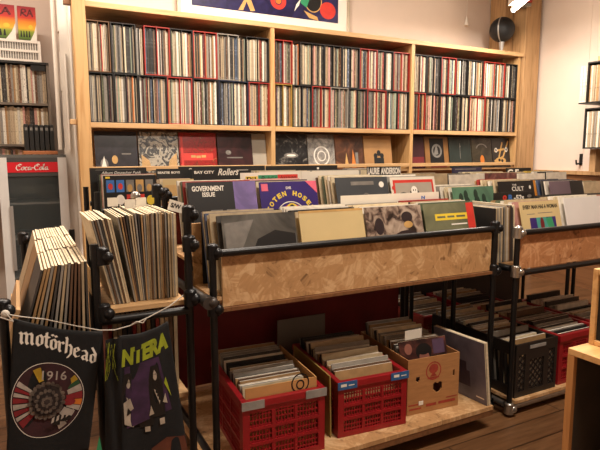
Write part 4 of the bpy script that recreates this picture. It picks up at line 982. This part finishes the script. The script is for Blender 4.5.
for u, v, s in ((.13, .56, 1.05), (.40, .52, 1.0), (.60, .58, 1.05)):
    p.poly(black_ink, [(u - .1 * s, v - .24), (u - .11 * s, v + .04), (u - .05, v + .15 * s), (u + .06, v + .15 * s), (u + .13 * s, v + .02), (u + .12 * s, v - .24)])
    p.ell(sk, u + .01, v + .085, .036, .042).poly(black_ink, [(u - .05, v + .15), (u - .035, v + .0), (u - .015, v + .1), (u + .01, v + .125), (u + .035, v + .1), (u + .055, v + .0), (u + .07, v + .15)])
    p.ell(black_ink, u - .002, v + .09, .006, .007, 6).ell(black_ink, u + .022, v + .09, .006, .007, 6)
    for q in range(4): p.poly(sk, [(u - .03 + q * .02, v - .02 - q * .03), (u + .0 + q * .02, v - .03 - q * .03), (u - .01 + q * .018, v - .06 - q * .03)])
p.poly(sk, [(.06, .34), (.05, .5), (.16, .53), (.27, .36), (.2, .3)]).poly(black_ink, [(.1, .4), (.12, .46), (.18, .42)]).poly(sk, [(.46, .36), (.5, .44), (.54, .37)]).poly(sk, [(.70, .44), (.76, .5), (.78, .42)]).poly(lime_ink, [(.76, .58), (.8, .62), (.86, .46)]).rect(sk, .38, .24, .46, .28).rect(sk, .62, .27, .7, .32)
p.poly(plain('rust print', '#5c2f1c', .8, .3, 20), [(.5, .0), (.45, .1), (.7, .16), (.98, .13), (1, 0)])
p.build('group_picture', s2)
# fringed dark scarf between the shirts
sc = empty('fringed_scarf', (.25, sy - .03, .45), 'dark scarf with lime and black fringe hanging between the two shirts', 'scarf')
m = MB()
vs = []; fs = []
for j in range(15):
    v = j / 14
    for i in range(7):
        u = i / 6; vs.append(Vector((.215 + u * .05 - .02 * (1 - v), sy - .045 + .006 * math.sin(u * 9 + v * 5), .30 + v * .42)))
for j in range(14):
    for i in range(6): a = j * 7 + i; fs.append((a, a + 1, a + 8, a + 7))
m.add(vs, fs, 0, True); m.add([q + Vector((0, .006, 0)) for q in vs], [f[::-1] for f in fs], 0, True); m.build('scarf_body', cloth, sc)
m = MB(); rr = random.Random(3)
for i in range(17):
    x = .215 + rr.random() * .05; z = .70 + rr.random() * .02; pts2 = [Vector((x, sy - .054 - rr.random() * .006, z))]
    for k in range(4): pts2.append(pts2[-1] + Vector((rr.uniform(-.009, .006), rr.uniform(-.001, .001), -rr.uniform(.015, .035))))
    m.tube(pts2, .0008, 0 if i % 2 else 1, 4)
m.build('fringe', [lime_ink, cloth], sc)
MB().add([(.165, sy - .05, .34), (.19, sy - .05, .34), (.182, sy - .05, .41), (.165, sy - .047, .34), (.19, sy - .047, .34), (.182, sy - .047, .41)], [(0, 1, 2), (3, 5, 4), (0, 3, 4, 1), (1, 4, 5, 2), (2, 5, 3, 0)]).build('green_patch', green_ink, sc)

# ------------------------------------------------------------------ crates under the browsers
def rotm(c, deg): return Matrix.Translation(Vector(c)) @ Matrix.Rotation(math.radians(deg), 4, 'Z')
def red_crate(x, y, z, w, d, h, deg, label, clip, clip_n):
    T = rotm((x, y, z), deg); T0 = Vector((x, y, z))
    o = empty('plastic_crate', (x, y, z), label, 'crate')
    t = .014
    def wall(mb, P, ex, ey, L):
        """lattice wall from local point P along ex (unit), thickness along ey"""
        P = Vector(P)
        def bar(a0, a1, z0, z1, dd=0, tt=t): mb.slab(P + ex * a0 + ey * dd + Z * z0, ex, ey, Z, a1 - a0, tt, z1 - z0)
        bar(0, .028, 0, h - .031); bar(L - .028, L, 0, h - .031); bar(.028, L - .028, 0, .022)
        bar(.028, L - .028, h - .052, h - .031, .003, .01)
        for k in (1, 2): zz = .022 + (h - .074) * k / 3; bar(.028, L - .028, zz - .006, zz + .006, 0)
        nc = 3
        for k in range(1, nc): xx = .028 + (L - .056) * k / nc; bar(xx - .006, xx + .006, .022, h - .052, .001)
        ns = int((L - .056) / .0125)
        for k in range(1, ns): xx = .028 + (L - .056) * k / ns; bar(xx - .0022, xx + .0022, .022, h - .052, .004, .006)
        for k in range(9):
            zz = .022 + (h - .074) * (k + .5) / 9; bar(.028, L - .028, zz - .0022, zz + .0022, .0045, .005)
    for nm, P, ex, ey, L in (('front_wall', (0, 0, 0), X, Y, w), ('back_wall', (0, d - t, 0), X, Y, w), ('side_wall', (0, t, 0), Y, X, d - 2 * t), ('side_wall', (w - t, t, 0), Y, X, d - 2 * t)):
        mb = MB(T); wall(mb, P, ex, ey, L); mb.build(nm, crate_red, o)
    MB(T).box(t, w - t, t, d - t, 0, .008).build('base', crate_red, o)
    m = MB(T); r = .02
    m.box(-.004, w + .004, -.004, r, h - .03, h); m.box(-.004, w + .004, d - r, d + .004, h - .03, h); m.box(-.004, r, r, d - r, h - .03, h); m.box(w - r, w + .004, r, d - r, h - .03, h)
    m.build('rim', crate_red, o, bevel=.003)
    for i, (a, b) in enumerate(((-.005, .085), (w - .085, w + .005))):
        q = MB(T).box(a, b, -.0075, -.0045, h - .032, h + .001).build(clip_n, clip, o)
        p = Print(lambda u, v, k: T @ Vector((a + u * (b - a), -.0075 - .0004 * k, h - .03 + v * .03)))
        if clip is blue_lab:
            p.rect(white_ink, .15, .35, .45, .75).rect(white_ink, .55, .4, .85, .55); p.build('mark', q)
    return T
def crate_recs(T, w, y0, n, step, lean, what, hz=.30, xoff=.018, z=.009, ends=0):
    ey, ez = lean_axes(lean); Rm = T.to_3x3()
    for i in range(n):
        tt = step * R.uniform(.45, .75); k = pick(CRW); hh = (hz - .03 * (1 - i / n)) * R.uniform(.96, 1.02) + (R.random() < .16) * .016; ww = w * R.uniform(.955, .995)
        P = T @ Vector((xoff + (w - ww) * R.random(), y0 + i * step, z + .0006 + tt * math.sin(math.radians(lean))))
        mb = MB(); mb.slab(P, Rm @ X, Rm @ ey, Rm @ ez, ww, tt, hh, [0, 1, 0, 0, 0, 0])
        o = mb.build('crate_record', [SL[k], SL[k] if k == 'black' else plain('worn edge', '#d6cfc2', .7, .25, 40, jitter=.3)], loc=P)
        tag(o, '%s record sleeve, %s from the front in the %s' % (k, ORD(i + 1), what), 'record')
zs = .1185
T1 = red_crate(.694, 1.800, zs, .342, .46, .262, -4, 'red plastic crate of records with grey tape on its corners, on the lower shelf', tape, 'tape_patch')
ins = MB(T1)
cb = empty('card_box', tuple(T1 @ Vector((.17, .2, .0))), 'open brown cardboard box of records sitting inside the grey-taped red crate', 'box')
MB(T1).box(.020, .318, .026, .031, .010, .300).build('front_flap', card_tan, cb)
MB(T1).box(.313, .318, .032, .42, .010, .300).build('side_panel', card_tan, cb)
p = Print(lambda u, v, k: T1 @ Vector((.02 + u * .298, .026 - .0005 * k, .010 + v * .29))); p.ell(black_ink, .76, .95, .13, .14, 20, 0, 360, .86).ell(black_ink, .76, .93, .06, .07, 20, 0, 360, .7); p.build('logo', cb)
crate_recs(T1, .272, .048, 24, .0147, 9, 'grey-taped red crate', .305, .022)
T2 = red_crate(1.125, 1.820, zs, .335, .50, .245, -5, 'red plastic record crate with blue stickers on its rim, middle of the lower shelf', blue_lab, 'sticker')
crate_recs(T2, .292, .026, 30, .0132, 14, 'blue-stickered red crate', .285, .021)
o = MB().slab(T2 @ Vector((-.026, .02, .0)), Rz := (T2.to_3x3() @ Vector((.999, 0, -.0)).normalized()), T2.to_3x3() @ Y, Vector((-.02, 0, 1)).normalized(), .006, .40, .27).build('card_sheet', plain('yellowed card', '#8f7a3d', .7, .15, 12)); tag(o, 'yellowed card sheet wedged between the two red crates', 'card')
# behind: grey divider between crates
o = MB().box(1.13, 1.41, 2.42, 2.425, .1185, .46).build('divider_card', plain('grey card', '#6e6a64', .6, .1, 10)); tag(o, 'large grey divider card standing behind the blue-stickered crate', 'divider card')
# banana box
T3 = rotm((1.505, 1.842, zs), -5)
bbx = empty('banana_box', tuple(T3 @ Vector((.14, .2, 0))), 'brown cardboard fruit box with heart-shaped and round holes, beside the red crates', 'box')
bw, bd, bh = .285, .44, .262
def holed(mb, cells, holes, w, h, t, y):
    """front wall as a fine grid with holes left out"""
    nx, nz = 57, 52
    ok = lambda i, j: not any(hh((i + .5) / nx * w, (j + .5) / nz * h) for hh in holes)
    g = [[ok(i, j) for j in range(nz)] for i in range(nx)]
    for i in range(nx):
        j = 0
        while j < nz:
            if g[i][j]:
                k = j
                while k < nz and g[i][k]: k += 1
                x0, x1, z0, z1 = i * w / nx, (i + 1) * w / nx, j * h / nz, k * h / nz
                mb.box(x0, x1, y, y + t, z0, z1); j = k
            else: j += 1
def heart(cx, cz, s):
    def f(x, z):
        a, b = (x - cx) / s, (z - cz) / s
        return (a * a + b * b - 1) ** 3 - a * a * b ** 3 < 0
    return f
mb = MB(T3); holed(mb, 0, [heart(.165, .105, .024), lambda x, z: (x - .055) ** 2 + (z - .165) ** 2 < .0125 ** 2, lambda x, z: ((x - .255) / .006) ** 2 + ((z - .165) / .016) ** 2 < 1], bw, bh, .005, 0)
mb.build('front_wall', cardboard, bbx)
MB(T3).box(0, .005, .005, bd - .005, 0, bh).build('side_wall', cardboard, bbx); MB(T3).box(bw - .005, bw, .005, bd - .005, 0, bh).build('side_wall', cardboard, bbx)
MB(T3).box(0, bw, bd - .005, bd, 0, bh).build('back_wall', cardboard, bbx); MB(T3).box(.005, bw - .005, .005, bd - .005, 0, .005).build('base', cardboard, bbx)
p = Print(lambda u, v, k: T3 @ Vector((u * bw, -.0004 * k, v * bh)))
p.ell(red_ink, .49, .74, .15, .17, 22, 0, 360, .86).ell(red_ink, .49, .78, .09, .09).rect(red_ink, .38, .6, .6, .63).poly(red_ink, [(.42, .64), (.49, .72), (.56, .64)])
p.rect(red_ink, .02, .16, .27, .185).rect(red_ink, .04, .08, .27, .11).rect(red_ink, .36, .10, .56, .15).rect(red_ink, .60, .105, .94, .155).rect(red_ink, .75, .19, .97, .21)
p.build('red_print', bbx)
MB(T3).box(.062, .086, -.0022, -.0002, .04, .058).build('price_sticker', white_ink, bbx)
mb_ = mottled('portrait crowd cover', [(.3, '#1f1416'), (.5, '#4a2a26'), (.62, '#6f4038'), (.75, '#96705c')], 8)
crate_recs(T3, .262, .06, 18, .0168, 12, 'fruit box', .315, .012, .0065)
ey, ez = lean_axes(16); Rm = T3.to_3x3(); P = T3 @ Vector((.01, .010, .008)); P = P
o = MB().slab(P, Rm @ X, Rm @ ey, Rm @ ez, .262, .005, .318, [0, 1, 0, 0, 0, 0]).build('crate_record', [mb_, paper], loc=P); tag(o, 'reddish sleeve with a dark-haired portrait leaning at the front of the fruit box', 'record')
p = Print(lambda u, v, k: P + (Rm @ X) * (u * .262) + (Rm @ ez) * (v * .318) - (Rm @ ey) * (.0005 * k))
p.ell(black_ink, .5, .82, .17, .12).ell(plain('skin print', '#8a5648', .6, .15, 20), .5, .72, .11, .12).ell(black_ink, .5, .83, .13, .06).ell(plain('skin print', '#8a5648', .6, .15, 20), .18, .88, .08, .08).ell(plain('skin print', '#8a5648', .6, .15, 20), .82, .85, .07, .08).rect(black_ink, .62, .5, .98, .74).rect(plain('purple grey print', '#4f3a52', .6, .2, 20), .7, .76, .95, .97)
p.build('cover_print', o)
q = T3 @ Vector((.055, .112, .312))
o = MB().box(q.x, q.x + .10, q.y, q.y + .002, q.z, q.z + .045).build('tab_card', wcard); tag(o, 'white tab card sticking up among the records in the fruit box', 'tab card')
# single LP leaning by itself against the box
for j, (dx, lab, mt) in enumerate(((0, 'grey-blue picture sleeve leaning on the fruit box at the lower shelf end', None), (.0085, 'cream-edged sleeve tucked behind the grey-blue picture sleeve on the lower shelf', SL['cream']))):
    a = math.radians(-7); ez = Vector((math.sin(a), 0, math.cos(a))); d = Vector((-.09, .99, 0)).normalized(); nrm = d.cross(ez).normalized()
    P = Vector((1.902 + dx, 1.742, zs + .0006)); m = mt or mottled('grey blue photo', [(.3, '#4e4c5a'), (.5, '#6a6878'), (.7, '#85828f')], 3.5)
    o = MB().slab(P, d, nrm, ez, .312, .0045 if j == 0 else .014, .315, [0, 1, 0, 0, 1, 1]).build('record_sleeve', [m, paper], loc=P); tag(o, lab, 'record')
    if j == 0:
        p = Print(lambda u, v, k: P + d * (u * .312) + ez * (v * .315) - nrm * (.0005 * k))
        p.rect(redin, .68, .62, .78, .74).rect(plain('plum print', '#3f3443', .6, .2, 20), .3, .2, .62, .46).rect(plain('plum print', '#3f3443', .6, .2, 20), .36, .46, .5, .6).rect(white_ink, .05, .08, .2, .1); p.build('cover_print', o)
# black crate and red crate in the second browser
z2 = .083
T4 = rotm((2.142, 1.792, z2), 0)
bc = empty('bottle_crate', (2.29, 2.1, z2), 'black crate with diamond lattice sides full of records, under the second browser', 'crate')
w4, d4, h4 = .305, .62, .275
for nm, y in (('front_wall', 0), ('back_wall', d4 - .012)):
    m = MB(T4)
    m.box(0, w4, y, y + .012, 0, .03); m.box(0, w4, y, y + .012, h4 - .055, h4)
    for a, b in ((0, .02), (.068, .1), (.205, .24), (.285, w4)): m.box(a, b, y, y + .012, .03, h4 - .055)
    m.box(.1, .205, y, y + .012, h4 - .09, h4 - .055)
    for a, b, zt in ((.02, .068, h4 - .055), (.1, .205, h4 - .09), (.24, .285, h4 - .055)):
        s = .034
        n = int((b - a + zt) / s) + 3
        for i in range(-n, n):
            for sg3 in (1, -1):
                # diagonal bars clipped to the opening
                x0 = a + i * s
                pts3 = []
                zz0, zz1 = .03, zt
                xa = x0; xb = x0 + sg3 * (zz1 - zz0)
                t0, t1 = 0, 1
                dx = xb - xa
                for lim, sgn in ((a, 1), (b, -1)):
                    if abs(dx) < 1e-9: continue
                    tt = (lim - xa) / dx
                    if (dx > 0) == (sgn > 0): t0 = max(t0, tt)
                    else: t1 = min(t1, tt)
                if t1 - t0 < .03: continue
                q0 = Vector((xa + dx * t0, y + .006, zz0 + (zz1 - zz0) * t0)); q1 = Vector((xa + dx * t1, y + .006, zz0 + (zz1 - zz0) * t1))
                dd = (q1 - q0).normalized(); nn = Vector((-dd.z, 0, dd.x)) * .0030
                m.add([q0 - nn + Y * e for e in (-.003, .003)] + [q0 + nn + Y * e for e in (-.003, .003)] + [q1 - nn + Y * e for e in (-.003, .003)] + [q1 + nn + Y * e for e in (-.003, .003)],
                      [(0, 2, 3, 1), (4, 5, 7, 6), (0, 4, 6, 2), (1, 3, 7, 5), (0, 1, 5, 4), (2, 6, 7, 3)])
    m.build(nm, crate_black, bc)
for x in (0, w4 - .012):
    m = MB(T4); m.box(x, x + .012, .012, d4 - .012, 0, .05); m.box(x, x + .012, .012, d4 - .012, h4 - .06, h4)
    for k in range(9): yy = .012 + (d4 - .05) * k / 8; m.box(x, x + .012, yy, yy + .02, .05, h4 - .06)
    m.build('side_wall', crate_black, bc)
MB(T4).box(.012, w4 - .012, .012, d4 - .012, 0, .01).build('base', crate_black, bc)
MB(T4).box(.095, .21, -.004, -.0005, h4 - .03, h4 - .014).build('grip_lip', tape, bc)
k = 0
o = MB(T4).box(.02, .285, .0135, .0165, .011, .20).build('card_sheet', wcard); tag(o, 'white card sheet inside the black crate, seen through its diamond holes', 'card')
crate_recs(T4, .272, .022, 30, .0185, 8, 'black lattice crate', .285, .0155, .011)
T5 = red_crate(2.475, 1.80, z2, .35, .6, .27, 0, 'red plastic crate of records beside the black lattice crate, under the second browser', crate_red, 'handle_lip')
crate_recs(T5, .305, .022, 28, .0185, 8, 'red crate under the second browser', .285, .021)
T6 = red_crate(2.86, 1.80, z2, .35, .6, .27, 0, 'red plastic crate of records farthest along under the second browser', crate_red, 'handle_lip')
crate_recs(T6, .305, .022, 15, .034, 8, 'farthest red crate', .285, .021)

T7 = red_crate(2.24, 2.60, .001, .35, .46, .27, 0, 'red plastic crate on the floor at the back, behind the black lattice crate', crate_red, 'handle_lip')
crate_recs(T7, .305, .022, 18, .0205, 8, 'back floor crate', .285, .021)
T8 = red_crate(2.66, 2.60, .001, .35, .46, .27, 0, 'red plastic crate on the floor at the back, behind the red crate', crate_red, 'handle_lip')
crate_recs(T8, .305, .022, 18, .0205, 8, 'second back floor crate', .285, .021)

# ------------------------------------------------------------------ pine cabinet in the near corner, with a speaker and a bag
cab = empty('pine_cabinet', (1.98, .9, 0), 'open pine cabinet with a pale top in the near corner of the shop', 'cabinet')
cx, cyb, cyf, ctz = 1.742, 1.232, .62, .60
MB().box(cx, 2.25, cyf, cyb, ctz - .024, ctz).build('top', pine_cab, cab, bevel=.002)
inner = pine('cabinet side', '#b57f4a', '#94622f', 'z')
dkp = plain('dark grey brown board', '#453d34', .6, .15, 8)  # dark grey-brown for the side panels behind the pine edge strips
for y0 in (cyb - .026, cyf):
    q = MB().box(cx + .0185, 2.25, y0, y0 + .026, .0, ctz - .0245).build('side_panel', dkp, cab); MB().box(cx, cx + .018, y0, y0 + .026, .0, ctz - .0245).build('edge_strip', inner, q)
MB().box(2.232, 2.25, cyf + .0265, cyb - .0265, .0, ctz - .0245).build('back_panel', plain('dark hardboard', '#3b2c20', .7, .1, 8), cab)
MB().box(cx + .005, 2.231, cyf + .0265, cyb - .0265, .02, .04).build('bottom', inner, cab)
spk = empty('box_speaker', (2.05, 1.05, ctz), 'wood-sided black loudspeaker on top of the pine cabinet', 'loudspeaker')
m = MB(); m.box(1.845, 2.18, 1.205, 1.225, ctz + .001, .885).box(1.845, 2.18, .88, .90, ctz + .001, .885).box(1.845, 2.18, .9005, 1.2045, .865, .885).box(1.845, 2.18, .9005, 1.2045, ctz + .001, ctz + .02).box(2.16, 2.18, .9005, 1.2045, ctz + .0205, .8645)
m.build('cabinet', pine_cab, spk, bevel=.002)
MB().box(1.855, 1.868, .902, 1.203, ctz + .022, .863).build('front_grille', plain('black grille', '#101011', .7, .3, 150, bump=.3), spk)
MB().box(1.85, 1.8545, 1.13, 1.18, .75, .775).build('badge', white_ink, spk)
bg = MB()
rr = random.Random(8)
bg.ball((1.93, 1.03, .14), .1, 0, 24, 16, (1.15, 1.3, 1.0))
for i, v in enumerate(bg.v):
    d = (v - Vector((1.93, 1.03, .14))); bg.v[i] = Vector((1.93, 1.03, .14)) + d * (1 + .09 * math.sin(v.x * 60 + v.z * 45) + .07 * math.sin(v.y * 75 - v.z * 30))
zmin = min(v.z for v in bg.v)
for v in bg.v: v.z += .0415 - zmin
o = bg.build('plastic_bag', plain('black bin liner', '#101114', .22, .2, 9, bump=.3)); tag(o, 'crumpled black plastic bag inside the open pine cabinet', 'bag')

# ------------------------------------------------------------------ groups of like things
for o in list(SC.objects):
    if o.get('group') or not o.get('category'): continue
    st_, lb = o.name.split('.')[0], o['label']
    g = None
    if st_ == 'shelved_record': g = 'records on the side shelf' if 'side shelf' in lb else 'records on the nook shelf' if 'nook' in lb else 'records on the wall shelf'
    elif st_ == 'crate_record': g = 'records in the ' + lb.split(' in the ')[-1] if ' in the ' in lb else 'records in the fruit box'
    elif st_ == 'record_sleeve':
        for k_, v_ in (('high stack', 'records in the high stack'), ('low stack', 'records in the low stack'), ('sideways', 'sideways records in the browser gap'), ('lower shelf', 'loose sleeves on the lower shelf'), ('second browser', 'records in the second browser'),
                       ('far browser', 'records in the far browser'), ('back row', 'records in the back row'), ('middle row', 'records in the middle row'), ('front row', 'records in the front row')):
            if k_ in lb: g = v_; break
    else: g = {'divider_card': 'divider cards', 'tab_card': 'tab cards', 'plastic_crate': 'red plastic crates', 'record_browser': 'pipe record browsers', 'ceiling_lamp': 'ceiling lamps'}.get(st_)
    if g: o['group'] = g

# ------------------------------------------------------------------ lights
def area(name, loc, size, power, colr, rot=(0, 0, 0), sy=None):
    l = bpy.data.lights.new(name, 'AREA'); l.energy = power; l.color = colr; l.size = size
    if sy: l.shape = 'RECTANGLE'; l.size_y = sy
    o = bpy.data.objects.new(name, l); C.objects.link(o); o.location = loc; o.rotation_euler = rot
    return o
warm = (1, .87, .74)
def ceiling_lamp(x, y, power, label, z=CE):
    t = empty('ceiling_lamp', (x, y, z - .12), label, 'lamp', 'ceiling lamps')
    MB().box(x - .65, x + .65, y - .09, y + .09, z - .06, z - .001).build('housing', white_paint, t)
    MB().box(x - .62, x + .62, y - .07, y + .07, z - .075, z - .0605).build('diffuser', emit('lit diffuser', (1, .82, .6, 1), 3), t)
    area('ceiling_light', (x, y, z - .09), 1.2, power, warm, sy=.14)
ceiling_lamp(1.3, 2.9, 75, 'long ceiling lamp over the back browsers')
ceiling_lamp(-.2, 3.7, 40, 'long ceiling lamp at the nook entrance')
ceiling_lamp(1.6, .7, 80, 'long ceiling lamp over the shop aisle')
tl = area('tube_light', (3.75, 3.1, 2.57), 1.2, 36, (1, .88, .76), sy=.06)
tl.rotation_euler = (0, 0, math.atan2(dv.y, dv.x))
w = bpy.data.worlds.new('World'); SC.world = w; w.use_nodes = True
w.node_tree.nodes['Background'].inputs[0].default_value = (1, .85, .7, 1); w.node_tree.nodes['Background'].inputs[1].default_value = .05

# ------------------------------------------------------------------ camera
yaw, pitch, roll, F = .48, .13, -.0015, 541.5
fwd = Vector((math.sin(yaw) * math.cos(pitch), math.cos(yaw) * math.cos(pitch), -math.sin(pitch)))
r0 = Vector((math.cos(yaw), -math.sin(yaw), 0)); u0 = r0.cross(fwd)
rt = r0 * math.cos(roll) + u0 * math.sin(roll); up = -r0 * math.sin(roll) + u0 * math.cos(roll)
cd = bpy.data.cameras.new('camera'); co_ = bpy.data.objects.new('camera', cd); C.objects.link(co_)
cd.sensor_fit = 'HORIZONTAL'; cd.sensor_width = 36; cd.lens = F / 600 * 36; cd.clip_start = .05
M = Matrix((rt, up, -fwd)).transposed().to_4x4(); M.translation = Vector((0, 0, 1.3)); co_.matrix_world = M
SC.camera = co_
vs_ = SC.view_settings
vs_.view_transform = 'Standard'; vs_.look = 'None'; vs_.gamma = 1; vs_.use_curve_mapping = False; vs_.exposure = .42
